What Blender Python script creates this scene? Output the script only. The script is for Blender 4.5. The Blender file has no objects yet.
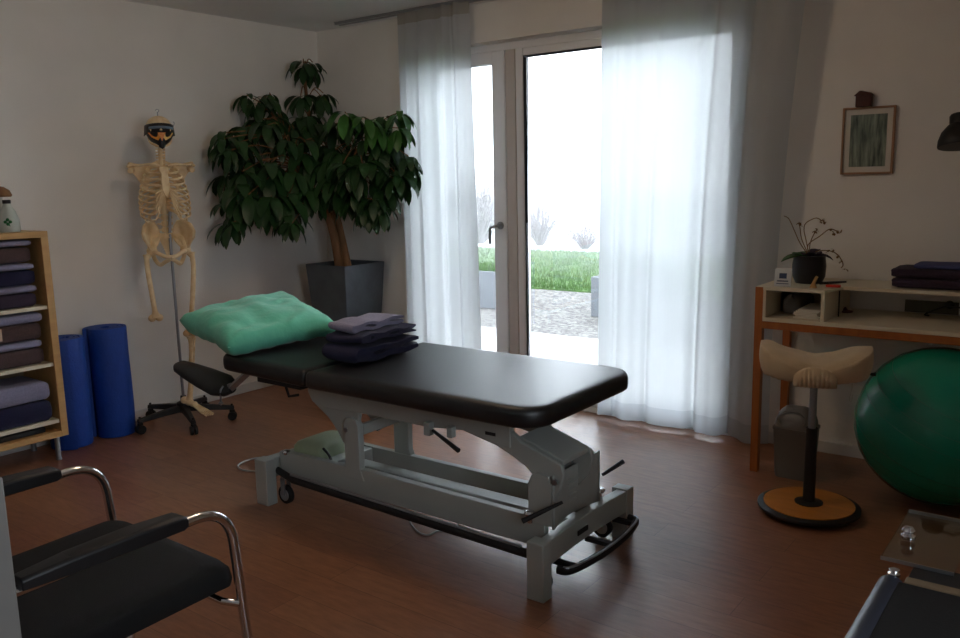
import bpy, bmesh, math, random
from mathutils import Vector, Matrix, noise
random.seed(7)
PI = math.pi
S = bpy.context.scene
col = S.collection
V = Vector

# ------------------------------------------------------------------ camera
CAM = V((4.6372, -4.2849, 1.40))
FPX = 841.18
pit, rol, yaw = 0.16597069, -0.02216603, 0.64733257
Fv = V((-math.sin(yaw) * math.cos(pit), math.cos(yaw) * math.cos(pit), -math.sin(pit)))
R0 = Fv.cross(V((0, 0, 1))).normalized()
U0 = R0.cross(Fv)
Rv = R0 * math.cos(rol) + U0 * math.sin(rol)
Uv = -R0 * math.sin(rol) + U0 * math.cos(rol)
cd = bpy.data.cameras.new('camera')
cd.sensor_width = 36.0
cd.lens = 36.0 * FPX / 960.0
cd.clip_end = 200
cam = bpy.data.objects.new('camera', cd)
col.objects.link(cam)
M = Matrix((Rv, Uv, -Fv)).transposed().to_4x4()
M.translation = CAM
cam.matrix_world = M
S.camera = cam


def ray(x, y):
    return Fv + Rv * ((x - 480) / FPX) - Uv * ((y - 319) / FPX)


def aty(x, y, Y):
    d = ray(x, y)
    return CAM + d * ((Y - CAM.y) / d.y)


def atz(x, y, Z):
    d = ray(x, y)
    return CAM + d * ((Z - CAM.z) / d.z)


# ------------------------------------------------------------------ materials
def lin(c):
    return c / 12.92 if c <= 0.04045 else ((c + 0.055) / 1.055) ** 2.4


def hexc(h):
    return tuple(lin(int(h[i:i + 2], 16) / 255) for i in (0, 2, 4)) + (1,)


def mat(name, color, rough=0.6, metal=0.0, var=0.0, vscale=20, bump=0.0, bscale=80, sheen=0.0, coat=0.0, stretch=(1, 1, 1), spec=0.5, color2=None, detail=4):
    m = bpy.data.materials.new(name)
    m.use_nodes = True
    nt = m.node_tree
    b = nt.nodes['Principled BSDF']
    c = hexc(color)
    b.inputs['Base Color'].default_value = c
    b.inputs['Roughness'].default_value = rough
    b.inputs['Metallic'].default_value = metal
    b.inputs['Specular IOR Level'].default_value = spec
    if sheen:
        b.inputs['Sheen Weight'].default_value = sheen
        b.inputs['Sheen Roughness'].default_value = 0.5
    if coat:
        b.inputs['Coat Weight'].default_value = coat
        b.inputs['Coat Roughness'].default_value = 0.1
    tc = nt.nodes.new('ShaderNodeTexCoord')
    mp = nt.nodes.new('ShaderNodeMapping')
    mp.inputs['Scale'].default_value = stretch
    nt.links.new(tc.outputs['Object'], mp.inputs['Vector'])
    if var > 0 or color2:
        n = nt.nodes.new('ShaderNodeTexNoise')
        n.inputs['Scale'].default_value = vscale
        n.inputs['Detail'].default_value = detail
        nt.links.new(mp.outputs['Vector'], n.inputs['Vector'])
        r = nt.nodes.new('ShaderNodeValToRGB')
        r.color_ramp.elements[0].position = 0.3
        r.color_ramp.elements[1].position = 0.7
        c2 = hexc(color2) if color2 else tuple(min(1, x * (1 + var)) for x in c[:3]) + (1,)
        c1 = c if color2 else tuple(x * (1 - var) for x in c[:3]) + (1,)
        r.color_ramp.elements[0].color = c1
        r.color_ramp.elements[1].color = c2
        nt.links.new(n.outputs['Fac'], r.inputs['Fac'])
        nt.links.new(r.outputs['Color'], b.inputs['Base Color'])
    if bump > 0:
        n2 = nt.nodes.new('ShaderNodeTexNoise')
        n2.inputs['Scale'].default_value = bscale
        n2.inputs['Detail'].default_value = 5
        nt.links.new(mp.outputs['Vector'], n2.inputs['Vector'])
        bp = nt.nodes.new('ShaderNodeBump')
        bp.inputs['Strength'].default_value = bump
        bp.inputs['Distance'].default_value = 0.01
        nt.links.new(n2.outputs['Fac'], bp.inputs['Height'])
        nt.links.new(bp.outputs['Normal'], b.inputs['Normal'])
    return m


MT = {}
MT['wall'] = mat('plaster_wall', 'edeae5', 0.9, var=0.03, vscale=3, bump=0.15, bscale=120, spec=0.2)
MT['ceiling'] = mat('white_ceiling', 'efeeec', 0.9, bump=0.08, bscale=90, spec=0.2)
MT['white_trim'] = mat('white_trim', 'd8d8d6', 0.5)
MT['frame_white'] = mat('white_window_frame', 'f0f0f2', 0.4)
MT['frame_grey'] = mat('taupe_window_post', 'cdc5c0', 0.45)
MT['alu'] = mat('aluminium', 'a9adb2', 0.35, metal=0.9)
MT['chrome'] = mat('chrome', 'd8dade', 0.12, metal=1.0)
MT['steel'] = mat('brushed_steel', '9a9ca0', 0.35, metal=0.9)
MT['black_vinyl'] = mat('black_vinyl', '17181a', 0.36, bump=0.12, bscale=420, spec=0.55)
MT['black_plastic'] = mat('black_plastic', '131316', 0.5, var=0.1)
MT['black_fabric'] = mat('black_fabric', '0a0a0c', 0.9, bump=0.3, bscale=500, var=0.2, vscale=200)
MT['bed_paint'] = mat('grey_painted_steel', 'a6aaa5', 0.42, var=0.03, vscale=6, spec=0.5)
MT['bed_dark'] = mat('dark_rubber', '1d1d1f', 0.6, var=0.1)
MT['motor'] = mat('beige_motor_box', '9aa68a', 0.5, var=0.04)
MT['pillow'] = mat('teal_pillow_cover', '62c6a8', 0.85, var=0.06, vscale=8, bump=0.35, bscale=26, sheen=0.3)
MT['navy'] = mat('navy_towel', '14143a', 0.95, var=0.2, vscale=120, bump=0.6, bscale=260, sheen=0.06)
MT['lilac'] = mat('lilac_grey_towel', '8886a0', 0.95, var=0.12, vscale=120, bump=0.6, bscale=260, sheen=0.1)
MT['brown_towel'] = mat('brown_towel', '4b3838', 0.95, var=0.2, vscale=120, bump=0.6, bscale=260, sheen=0.05)
MT['plum'] = mat('plum_towel', '34263a', 0.95, var=0.2, vscale=120, bump=0.6, bscale=260, sheen=0.05)
MT['tag'] = mat('tan_tag', 'b79c88', 0.8)
MT['mat_blue'] = mat('blue_foam', '0b3f9c', 0.6, var=0.08, vscale=30, bump=0.25, bscale=90)
MT['bone'] = mat('bone', 'dcbc8c', 0.5, color2='f2dcb4', vscale=24, bump=0.1, bscale=60)
MT['mask_black'] = mat('mask_black', '0d0d0f', 0.4)
MT['mask_red'] = mat('mask_flame', 'c02a12', 0.45, color2='e8a03a', vscale=22)
MT['mask_yellow'] = mat('mask_yellow', 'e8b860', 0.45)
MT['mask_blue'] = mat('mask_blue_grey', '64788c', 0.4)
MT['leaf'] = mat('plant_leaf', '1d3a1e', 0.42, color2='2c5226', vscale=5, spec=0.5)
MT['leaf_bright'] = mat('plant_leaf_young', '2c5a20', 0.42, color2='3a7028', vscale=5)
MT['bark'] = mat('plant_bark', '9a7048', 0.8, color2='6f4e33', vscale=14, bump=0.4, bscale=40, stretch=(1, 1, 0.3))
MT['planter'] = mat('slate_planter', '4a5158', 0.55, color2='5c646c', vscale=7, bump=0.15, bscale=30)
MT['soil'] = mat('soil', '2b2019', 0.95, bump=0.8, bscale=60)
MT['birch'] = mat('birch_veneer', 'c39a64', 0.5, color2='b48a55', vscale=5, stretch=(8, 1, 8), bump=0.05)
MT['birch_dark'] = mat('cabinet_back', '7c6a52', 0.7)
MT['oak'] = mat('oak_wood', 'b0682c', 0.45, color2='9c5724', vscale=6, stretch=(6, 6, 0.8))
MT['white_board'] = mat('cream_board', 'd9cfb9', 0.35, var=0.02)
MT['stool_cover'] = mat('cream_seat_cover', 'cdb593', 0.85, var=0.05, bump=0.3, bscale=180, sheen=0.2)
MT['rubber'] = mat('rubber', '111113', 0.55)
MT['ply'] = mat('orange_plywood', 'c27a2c', 0.4, color2='ae6a24', vscale=4, stretch=(1, 7, 1))
MT['bin'] = mat('grey_bin_plastic', '6f6b66', 0.4)
MT['ball'] = mat('green_gym_ball', '069072', 0.27, var=0.03, vscale=4, coat=0.25)
MT['ball_line'] = mat('green_ball_groove', '058066', 0.35)
MT['red'] = mat('red_item', 'd2321e', 0.4)
MT['redwood'] = mat('dark_red_wood', '4b1d17', 0.6, var=0.15)
MT['paper'] = mat('paper', 'd7d2c8', 0.8)
MT['display'] = mat('white_display', 'd6dadd', 0.4)
MT['ink'] = mat('ink', '2a3d63', 0.6)
MT['frame_wood'] = mat('picture_frame_wood', 'a07a5c', 0.5)
MT['grey_panel'] = mat('olive_grey_panel', '5a584a', 0.6)
MT['bottle'] = mat('white_bottle', 'b6beb6', 0.25, var=0.03)
MT['green_ink'] = mat('green_logo', '1d6b38', 0.5)
MT['chair_shell'] = mat('grey_chair_shell', '8e8d8a', 0.5, var=0.02)
MT['slate_blue'] = mat('slate_blue_edge', '2c3340', 0.35)
MT['orchid_pot'] = mat('black_orchid_pot', '17141a', 0.35)
MT['dry'] = mat('dry_stem', '6b5136', 0.8, color2='8c6a3a', vscale=30)
MT['cable'] = mat('grey_cable', 'b5b2ac', 0.5)
MT['cable_black'] = mat('black_cable', '141416', 0.5)
MT['patio'] = mat('concrete_slab', '8d8a86', 0.8, var=0.05, vscale=6, bump=0.2)
MT['concrete'] = mat('concrete_planter', '55585c', 0.8, var=0.06, vscale=8, bump=0.2)
MT['haze_pale'] = mat('haze_pale_field', 'a4a7aa', 0.9, var=0.02, vscale=1)  # far field, pale because fog haze is mixed into its colour
MT['twig'] = mat('bare_twig', '463a3c', 0.9, color2='5e5052', vscale=30)
MT['grass'] = mat('lawn_grass', '243d14', 0.9, color2='3e5c22', vscale=4)
MT['foggy'] = mat('far_tree', 'a9b2b0', 0.95, var=0.05)  # crown colour greyed and paled to carry the fog haze


def floor_mat():
    m = bpy.data.materials.new('reddish_wood_floor')
    m.use_nodes = True
    nt = m.node_tree
    b = nt.nodes['Principled BSDF']
    tc = nt.nodes.new('ShaderNodeTexCoord')
    br = nt.nodes.new('ShaderNodeTexBrick')
    br.offset = 0.37
    br.inputs['Scale'].default_value = 1.0
    br.inputs['Brick Width'].default_value = 1.25
    br.inputs['Row Height'].default_value = 0.14
    br.inputs['Mortar Size'].default_value = 0.0012
    br.inputs['Color1'].default_value = hexc('8b5c42')
    br.inputs['Color2'].default_value = hexc('996a4d')
    br.inputs['Mortar'].default_value = hexc('6a4431')
    nt.links.new(tc.outputs['Object'], br.inputs['Vector'])
    mp = nt.nodes.new('ShaderNodeMapping')
    mp.inputs['Scale'].default_value = (1.8, 9, 1)
    nt.links.new(tc.outputs['Object'], mp.inputs['Vector'])
    n = nt.nodes.new('ShaderNodeTexNoise')
    n.inputs['Scale'].default_value = 5
    n.inputs['Detail'].default_value = 8
    n.inputs['Roughness'].default_value = 0.65
    nt.links.new(mp.outputs['Vector'], n.inputs['Vector'])
    r = nt.nodes.new('ShaderNodeValToRGB')
    r.color_ramp.elements[0].position = 0.32
    r.color_ramp.elements[0].color = (0.74, 0.70, 0.67, 1)
    r.color_ramp.elements[1].position = 0.68
    r.color_ramp.elements[1].color = (1.14, 1.12, 1.10, 1)
    nt.links.new(n.outputs['Fac'], r.inputs['Fac'])
    mx = nt.nodes.new('ShaderNodeMix')
    mx.data_type = 'RGBA'
    mx.blend_type = 'MULTIPLY'
    mx.inputs['Factor'].default_value = 1
    nt.links.new(br.outputs['Color'], mx.inputs[6])
    nt.links.new(r.outputs['Color'], mx.inputs[7])
    nt.links.new(mx.outputs[2], b.inputs['Base Color'])
    b.inputs['Roughness'].default_value = 0.36
    b.inputs['Specular IOR Level'].default_value = 0.6
    bp = nt.nodes.new('ShaderNodeBump')
    bp.inputs['Strength'].default_value = 0.12
    bp.inputs['Distance'].default_value = 0.004
    nt.links.new(n.outputs['Fac'], bp.inputs['Height'])
    nt.links.new(bp.outputs['Normal'], b.inputs['Normal'])
    return m


def curtain_mat(name, tcol, transp, weave=True):
    m = bpy.data.materials.new(name)
    m.use_nodes = True
    nt = m.node_tree
    nt.nodes.remove(nt.nodes['Principled BSDF'])
    out = nt.nodes['Material Output']
    tl = nt.nodes.new('ShaderNodeBsdfTranslucent')
    tl.inputs['Color'].default_value = hexc(tcol)
    df = nt.nodes.new('ShaderNodeBsdfDiffuse')
    df.inputs['Color'].default_value = hexc('eceef0')
    tr = nt.nodes.new('ShaderNodeBsdfTransparent')
    m1 = nt.nodes.new('ShaderNodeMixShader')
    m1.inputs[0].default_value = 0.22
    nt.links.new(tl.outputs[0], m1.inputs[1])
    nt.links.new(df.outputs[0], m1.inputs[2])
    m2 = nt.nodes.new('ShaderNodeMixShader')
    m2.inputs[0].default_value = transp
    nt.links.new(m1.outputs[0], m2.inputs[1])
    nt.links.new(tr.outputs[0], m2.inputs[2])
    if weave:
        tc = nt.nodes.new('ShaderNodeTexCoord')
        mp = nt.nodes.new('ShaderNodeMapping')
        mp.inputs['Scale'].default_value = (60, 60, 3)
        n = nt.nodes.new('ShaderNodeTexNoise')
        n.inputs['Scale'].default_value = 2
        nt.links.new(tc.outputs['Object'], mp.inputs['Vector'])
        nt.links.new(mp.outputs['Vector'], n.inputs['Vector'])
        mr = nt.nodes.new('ShaderNodeMapRange')
        mr.inputs['To Min'].default_value = transp - 0.02
        mr.inputs['To Max'].default_value = transp + 0.02
        nt.links.new(n.outputs['Fac'], mr.inputs['Value'])
        nt.links.new(mr.outputs['Result'], m2.inputs[0])
    nt.links.new(m2.outputs[0], out.inputs['Surface'])
    return m


def glass_mat(name, refl=0.08, tint=(1, 1, 1, 1)):
    m = bpy.data.materials.new(name)
    m.use_nodes = True
    nt = m.node_tree
    nt.nodes.remove(nt.nodes['Principled BSDF'])
    out = nt.nodes['Material Output']
    tr = nt.nodes.new('ShaderNodeBsdfTransparent')
    tr.inputs['Color'].default_value = tint
    gl = nt.nodes.new('ShaderNodeBsdfGlossy')
    gl.inputs['Roughness'].default_value = 0.02
    fr = nt.nodes.new('ShaderNodeFresnel')
    fr.inputs['IOR'].default_value = 1.45
    mx = nt.nodes.new('ShaderNodeMixShader')
    ml = nt.nodes.new('ShaderNodeMath')
    ml.operation = 'MULTIPLY'
    ml.inputs[1].default_value = refl / .08
    nt.links.new(fr.outputs[0], ml.inputs[0])
    nt.links.new(ml.outputs[0], mx.inputs[0])
    nt.links.new(tr.outputs[0], mx.inputs[1])
    nt.links.new(gl.outputs[0], mx.inputs[2])
    nt.links.new(mx.outputs[0], out.inputs['Surface'])
    return m


def picture_mat():
    m = bpy.data.materials.new('grass_photograph')
    m.use_nodes = True
    nt = m.node_tree
    b = nt.nodes['Principled BSDF']
    tc = nt.nodes.new('ShaderNodeTexCoord')
    mp = nt.nodes.new('ShaderNodeMapping')
    mp.inputs['Scale'].default_value = (40, 1, 6)
    mp.inputs['Rotation'].default_value = (0, 0.35, 0)
    n = nt.nodes.new('ShaderNodeTexNoise')
    n.inputs['Scale'].default_value = 1.3
    n.inputs['Detail'].default_value = 5
    r = nt.nodes.new('ShaderNodeValToRGB')
    r.color_ramp.elements[0].position = 0.35
    r.color_ramp.elements[0].color = hexc('39463e')
    r.color_ramp.elements[1].position = 0.68
    r.color_ramp.elements[1].color = hexc('93a08f')
    nt.links.new(tc.outputs['Object'], mp.inputs['Vector'])
    nt.links.new(mp.outputs['Vector'], n.inputs['Vector'])
    nt.links.new(n.outputs['Fac'], r.inputs['Fac'])
    nt.links.new(r.outputs['Color'], b.inputs['Base Color'])
    b.inputs['Roughness'].default_value = 0.3
    return m


def gravel_mat():
    m = bpy.data.materials.new('grey_gravel')
    m.use_nodes = True
    nt = m.node_tree
    b = nt.nodes['Principled BSDF']
    tc = nt.nodes.new('ShaderNodeTexCoord')
    v = nt.nodes.new('ShaderNodeTexVoronoi')
    v.inputs['Scale'].default_value = 28
    r = nt.nodes.new('ShaderNodeValToRGB')
    r.color_ramp.elements[0].position = 0.0
    r.color_ramp.elements[0].color = hexc('2c2a29')
    r.color_ramp.elements[1].position = 1.0
    r.color_ramp.elements[1].color = hexc('66635f')
    sx = nt.nodes.new('ShaderNodeSeparateColor')
    nt.links.new(tc.outputs['Object'], v.inputs['Vector'])
    nt.links.new(v.outputs['Color'], sx.inputs[0])
    nt.links.new(sx.outputs[0], r.inputs['Fac'])
    nt.links.new(r.outputs['Color'], b.inputs['Base Color'])
    bp = nt.nodes.new('ShaderNodeBump')
    bp.inputs['Strength'].default_value = 1.0
    bp.inputs['Distance'].default_value = 0.02
    nt.links.new(v.outputs['Distance'], bp.inputs['Height'])
    nt.links.new(bp.outputs['Normal'], b.inputs['Normal'])
    b.inputs['Roughness'].default_value = 0.9
    return m


MT['floor'] = floor_mat()
MT['curtain'] = curtain_mat('sheer_white_curtain', 'cdd0d2', 0.05)
MT['curtain_hem'] = curtain_mat('curtain_hem', 'b4b8bc', 0.025, False)
MT['curtain_tape'] = curtain_mat('curtain_heading', 'a8a294', 0.02, False)
MT['glass'] = glass_mat('clear_glass')
MT['glass_dark'] = glass_mat('table_glass', refl=.025, tint=(0.88, 0.93, 0.9, 1))
MT['picture'] = picture_mat()
MT['gravel'] = gravel_mat()


# ------------------------------------------------------------------ mesh builder
class MB:
    def __init__(s, off=(0, 0, 0)):
        s.v = []
        s.f = []
        s.off = V(off)

    def add(s, vs, fs):
        n = len(s.v)
        s.v += [V(p) for p in vs]
        s.f += [tuple(i + n for i in f) for f in fs]
        return s

    def box(s, lo, hi, rot=None, piv=None):
        x0, y0, z0 = lo
        x1, y1, z1 = hi
        vs = [V(p) for p in ((x0, y0, z0), (x1, y0, z0), (x1, y1, z0), (x0, y1, z0), (x0, y0, z1), (x1, y0, z1), (x1, y1, z1), (x0, y1, z1))]
        if rot is not None:
            c = V(piv) if piv is not None else (V(lo) + V(hi)) / 2
            vs = [c + rot @ (p - c) for p in vs]
        return s.add(vs, [(0, 3, 2, 1), (4, 5, 6, 7), (0, 1, 5, 4), (1, 2, 6, 5), (2, 3, 7, 6), (3, 0, 4, 7)])

    def prism(s, pts, a, b, axis='y'):
        # pts 2-D outline; extruded along axis from a to b
        def P(p, t):
            if axis == 'y':
                return V((p[0], t, p[1]))
            if axis == 'x':
                return V((t, p[0], p[1]))
            return V((p[0], p[1], t))
        n = len(pts)
        vs = [P(p, a) for p in pts] + [P(p, b) for p in pts]
        fs = [tuple(range(n)), tuple(range(2 * n - 1, n - 1, -1))]
        fs += [(i, (i + 1) % n, n + (i + 1) % n, n + i) for i in range(n)]
        return s.add(vs, fs)

    def tube(s, path, r, n=12, caps=True, flat=1.0, closed=False, up=None):
        path = [V(p) for p in path]
        m = len(path)
        rs = r if isinstance(r, (list, tuple)) else [r] * m
        vs = []
        t0 = (path[1] - path[0]).normalized()
        nrm = V(up) if up is not None else (V((0, 0, 1)) if abs(t0.z) < 0.9 else V((1, 0, 0)))
        nrm = (nrm - t0 * nrm.dot(t0)).normalized()
        for i in range(m):
            if closed:
                t = (path[(i + 1) % m] - path[i - 1]).normalized()
            elif i == 0:
                t = t0
            elif i == m - 1:
                t = (path[-1] - path[-2]).normalized()
            else:
                t = ((path[i + 1] - path[i]).normalized() + (path[i] - path[i - 1]).normalized())
                t = t.normalized() if t.length > 1e-6 else (path[i + 1] - path[i]).normalized()
            nrm = (nrm - t * nrm.dot(t))
            nrm = nrm.normalized() if nrm.length > 1e-6 else t.orthogonal().normalized()
            bn = t.cross(nrm)
            for k in range(n):
                a = 2 * PI * k / n
                vs.append(path[i] + (nrm * math.cos(a) + bn * math.sin(a) * flat) * rs[i])
        fs = []
        for i in range(m if closed else m - 1):
            j = (i + 1) % m
            for k in range(n):
                fs.append((i * n + k, i * n + (k + 1) % n, j * n + (k + 1) % n, j * n + k))
        if caps and not closed:
            fs.append(tuple(range(n - 1, -1, -1)))
            fs.append(tuple((m - 1) * n + k for k in range(n)))
        return s.add(vs, fs)

    def lathe(s, prof, c=(0, 0, 0), n=24, rot=None):
        c = V(c)
        vs = []
        for (r, z) in prof:
            for k in range(n):
                a = 2 * PI * k / n
                p = V((r * math.cos(a), r * math.sin(a), z))
                if rot is not None:
                    p = rot @ p
                vs.append(c + p)
        fs = []
        m = len(prof)
        for i in range(m - 1):
            for k in range(n):
                fs.append((i * n + k, i * n + (k + 1) % n, (i + 1) * n + (k + 1) % n, (i + 1) * n + k))
        if prof[0][0] > 1e-5:
            fs.append(tuple(range(n - 1, -1, -1)))
        if prof[-1][0] > 1e-5:
            fs.append(tuple((m - 1) * n + k for k in range(n)))
        return s.add(vs, fs)

    def ball(s, c, r, n=20, m=12, rot=None):
        if not isinstance(r, (list, tuple)):
            r = (r, r, r)
        c = V(c)
        vs = []
        for i in range(m + 1):
            th = PI * i / m
            for k in range(n):
                a = 2 * PI * k / n
                p = V((r[0] * math.sin(th) * math.cos(a), r[1] * math.sin(th) * math.sin(a), -r[2] * math.cos(th)))
                if rot is not None:
                    p = rot @ p
                vs.append(c + p)
        fs = []
        for i in range(m):
            for k in range(n):
                fs.append((i * n + k, i * n + (k + 1) % n, (i + 1) * n + (k + 1) % n, (i + 1) * n + k))
        return s.add(vs, fs)

    def grid(s, fn, nu, nv, closeu=False):
        vs = [fn(i / nu, j / nv) for j in range(nv + 1) for i in range(nu + (0 if closeu else 1))]
        w = nu if closeu else nu + 1
        fs = []
        for j in range(nv):
            for i in range(nu):
                a = j * w + i
                b = j * w + (i + 1) % w
                fs.append((a, b, b + w, a + w))
        return s.add(vs, fs)

    def loops(s, rings, cap=True):
        n = len(rings[0])
        vs = [p for r in rings for p in r]
        fs = []
        for i in range(len(rings) - 1):
            for k in range(n):
                fs.append((i * n + k, i * n + (k + 1) % n, (i + 1) * n + (k + 1) % n, (i + 1) * n + k))
        if cap:
            fs.append(tuple(range(n - 1, -1, -1)))
            fs.append(tuple((len(rings) - 1) * n + k for k in range(n)))
        return s.add(vs, fs)

    def build(s, name, m, parent=None, bevel=0.0, subd=0, solid=0.0, ang=38, seg=2, tri=False):
        me = bpy.data.meshes.new(name)
        me.from_pydata([tuple(p - s.off) for p in s.v], [], s.f)
        bm = bmesh.new()
        bm.from_mesh(me)
        bmesh.ops.remove_doubles(bm, verts=bm.verts, dist=1e-6)
        bmesh.ops.dissolve_degenerate(bm, edges=bm.edges, dist=1e-7)
        bmesh.ops.recalc_face_normals(bm, faces=bm.faces)
        for f in bm.faces:
            f.smooth = True
        lim = math.radians(ang)
        for e in bm.edges:
            if len(e.link_faces) == 2 and e.calc_face_angle(0) > lim:
                e.smooth = False
        bm.to_mesh(me)
        bm.free()
        me.materials.append(m)
        o = bpy.data.objects.new(name, me)
        col.objects.link(o)
        if parent is not None:
            o.parent = parent
        if solid:
            md = o.modifiers.new('solid', 'SOLIDIFY')
            md.thickness = solid
            md.offset = 0
        if bevel:
            md = o.modifiers.new('bevel', 'BEVEL')
            md.width = bevel
            md.segments = seg
            md.limit_method = 'ANGLE'
            md.angle_limit = math.radians(40)
            md.harden_normals = False
        if subd:
            md = o.modifiers.new('subd', 'SUBSURF')
            md.levels = subd
            md.render_levels = subd
        return o


def tag(o, label=None, cat=None, group=None, kind=None):
    if label:
        o['label'] = label
    if cat:
        o['category'] = cat
    if group:
        o['group'] = group
    if kind:
        o['kind'] = kind
    return o


def thing(name, label, cat, loc, group=None):
    o = bpy.data.objects.new(name, None)
    o.empty_display_size = 0.05
    col.objects.link(o)
    o.location = loc
    return tag(o, label, cat, group)


def struct(name, mb, m, parent=None, **k):
    o = mb.build(name, m, parent, **k)
    if parent is None:
        o['kind'] = 'structure'
    return o


def arc(c, a, b, a0, a1, n):
    """points c + cos*a + sin*b"""
    c, a, b = V(c), V(a), V(b)
    return [c + a * math.cos(a0 + (a1 - a0) * i / n) + b * math.sin(a0 + (a1 - a0) * i / n) for i in range(n + 1)]


def smooth_path(pts, n=8):
    pts = [V(p) for p in pts]
    out = []
    for i in range(len(pts) - 1):
        p0 = pts[max(i - 1, 0)]
        p1, p2 = pts[i], pts[i + 1]
        p3 = pts[min(i + 2, len(pts) - 1)]
        for k in range(n):
            t = k / n
            out.append(0.5 * ((2 * p1) + (p2 - p0) * t + (2 * p0 - 5 * p1 + 4 * p2 - p3) * t * t + (3 * p1 - p0 - 3 * p2 + p3) * t ** 3))
    out.append(pts[-1])
    return out


def fillet(pts, rad, n=6):
    pts = [V(p) for p in pts]
    out = [pts[0]]
    for i in range(1, len(pts) - 1):
        a = (pts[i - 1] - pts[i])
        b = (pts[i + 1] - pts[i])
        r = min(rad, a.length * 0.49, b.length * 0.49)
        p0 = pts[i] + a.normalized() * r
        p2 = pts[i] + b.normalized() * r
        for k in range(n + 1):
            t = k / n
            out.append(p0 * (1 - t) ** 2 + pts[i] * 2 * t * (1 - t) + p2 * t * t)
    out.append(pts[-1])
    return out


def rrect(x0, y0, x1, y1, rad, n=6):
    if not isinstance(rad, (list, tuple)):
        rad = [rad] * 4
    cs = [(x0, y0, PI), (x1, y0, 1.5 * PI), (x1, y1, 0), (x0, y1, 0.5 * PI)]
    sg = [(1, 1), (-1, 1), (-1, -1), (1, -1)]
    out = []
    for (cx, cy, a), (sx, sy), r in zip(cs, sg, rad):
        for k in range(n + 1):
            t = a + 0.5 * PI * k / n
            out.append((cx + sx * r + r * math.cos(t), cy + sy * r + r * math.sin(t)))
    return out


def RX(a): return Matrix.Rotation(a, 3, 'X')
def RY(a): return Matrix.Rotation(a, 3, 'Y')
def RZ(a): return Matrix.Rotation(a, 3, 'Z')


# ------------------------------------------------------------------ room shell
H = 2.445
W, D = 5.6, -5.6
struct('floor', MB().box((-0.15, D - 0.15, -0.1), (W + 0.15, 0.0, 0)), MT['floor'])
struct('ceiling', MB().box((-0.15, D - 0.15, H), (W + 0.15, 0.25, H + 0.1)), MT['ceiling'])
struct('wall_left', MB().box((-0.15, D - 0.15, 0), (0, 0.25, H)), MT['wall'])
QY0, QY1, QZ0, QZ1 = -4.15, -3.20, 1.0, 1.98
struct('wall_right', MB().box((W, D - 0.15, 0), (W + 0.15, QY0, H)).box((W, QY1, 0), (W + 0.15, 0.25, H)).box((W, QY0, 0), (W + 0.15, QY1, QZ0)).box((W, QY0, QZ1), (W + 0.15, QY1, H)), MT['wall'])
w2 = thing('added_fill_window', None, None, (W + .08, (QY0 + QY1) / 2, QZ0))  # unseen window added in this wall to bring in side fill light
w2['kind'] = 'structure'
q_ = MB(w2.location)
q_.box((W + .06, QY0, QZ0), (W + .11, QY0 + .04, QZ1)).box((W + .06, QY1 - .04, QZ0), (W + .11, QY1, QZ1)).box((W + .06, QY0 + .04, QZ0), (W + .11, QY1 - .04, QZ0 + .04)).box((W + .06, QY0 + .04, QZ1 - .04), (W + .11, QY1 - .04, QZ1))
q_.build('window_frame', MT['frame_white'], w2, bevel=.003)
MB(w2.location).box((W + .082, QY0 + .035, QZ0 + .035), (W + .088, QY1 - .035, QZ1 - .035)).build('pane', MT['glass'], w2)
struct('wall_front', MB().box((0, D - 0.15, 0), (W, D, H)), MT['wall'])
WX0, WX1, WZ = 0.86, 3.10, 2.215
struct('wall_back', MB().box((0, 0, 0), (WX0, 0.25, H)).box((WX1, 0, 0), (W, 0.25, H)).box((WX0, 0, WZ), (WX1, 0.25, H)), MT['wall'])
struct('trim_1', MB().box((WX0, 0, -0.1), (WX1, 0.2, 0.004)), MT['frame_white'])
struct('baseboard_left', MB().box((0, D, 0), (0.014, -0.014, 0.06)), MT['white_trim'], bevel=0.003)
struct('baseboard_back', MB().box((0.0, -0.014, 0), (WX0, 0, 0.06)).box((WX1, -0.014, 0), (W, 0, 0.06)), MT['white_trim'], bevel=0.003)

# ------------------------------------------------------------------ window / patio door
fy0, fy1 = 0.10, 0.17
win = thing('window_1', None, None, (WX0, 0.1, 0))
win['kind'] = 'structure'
o0 = (WX0, 0.1, 0)
fm = MB(o0)
fm.box((WX0, fy0, 0.004), (WX0 + 0.06, fy1, WZ))
fm.box((WX1 - 0.06, fy0, 0.004), (WX1, fy1, WZ))
fm.box((WX0 + 0.06, fy0, 2.17), (WX1 - 0.06, fy1, WZ))
fm.box((WX0 + 0.06, fy0, 0.004), (WX1 - 0.06, fy1, 0.05))
fm.build('window_frame', MT['frame_white'], win, bevel=0.004)
MB(o0).box((1.562, fy0 - 0.005, 0.05), (1.632, fy1, 2.17)).build('window_post', MT['frame_grey'], win, bevel=0.004)
# left leaf
sm = MB(o0)
sm.box((0.92, 0.085, 0.05), (0.99, 0.155, 2.17))
sm.box((1.468, 0.085, 0.05), (1.56, 0.155, 2.17))
sm.box((0.99, 0.085, 2.095), (1.468, 0.155, 2.17))
sm.box((0.99, 0.085, 0.05), (1.468, 0.155, 0.13))
leaf = sm.build('door_leaf', MT['frame_white'], win, bevel=0.004)
MB(o0).box((0.985, 0.118, 0.125), (1.473, 0.124, 2.1)).build('pane', MT['glass'], win)
hm = MB(o0).lathe([(0.0, 0.0), (0.024, 0.0), (0.024, 0.008), (0.0, 0.008)], (1.515, 0.085, 1.10), 20, RX(PI / 2))
hm.tube(fillet([(1.515, 0.083, 1.10), (1.515, 0.045, 1.10), (1.462, 0.04, 1.088), (1.462, 0.038, 0.985)], 0.02), 0.009, 10)
hm.build('door_handle', MT['steel'], win)
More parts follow.
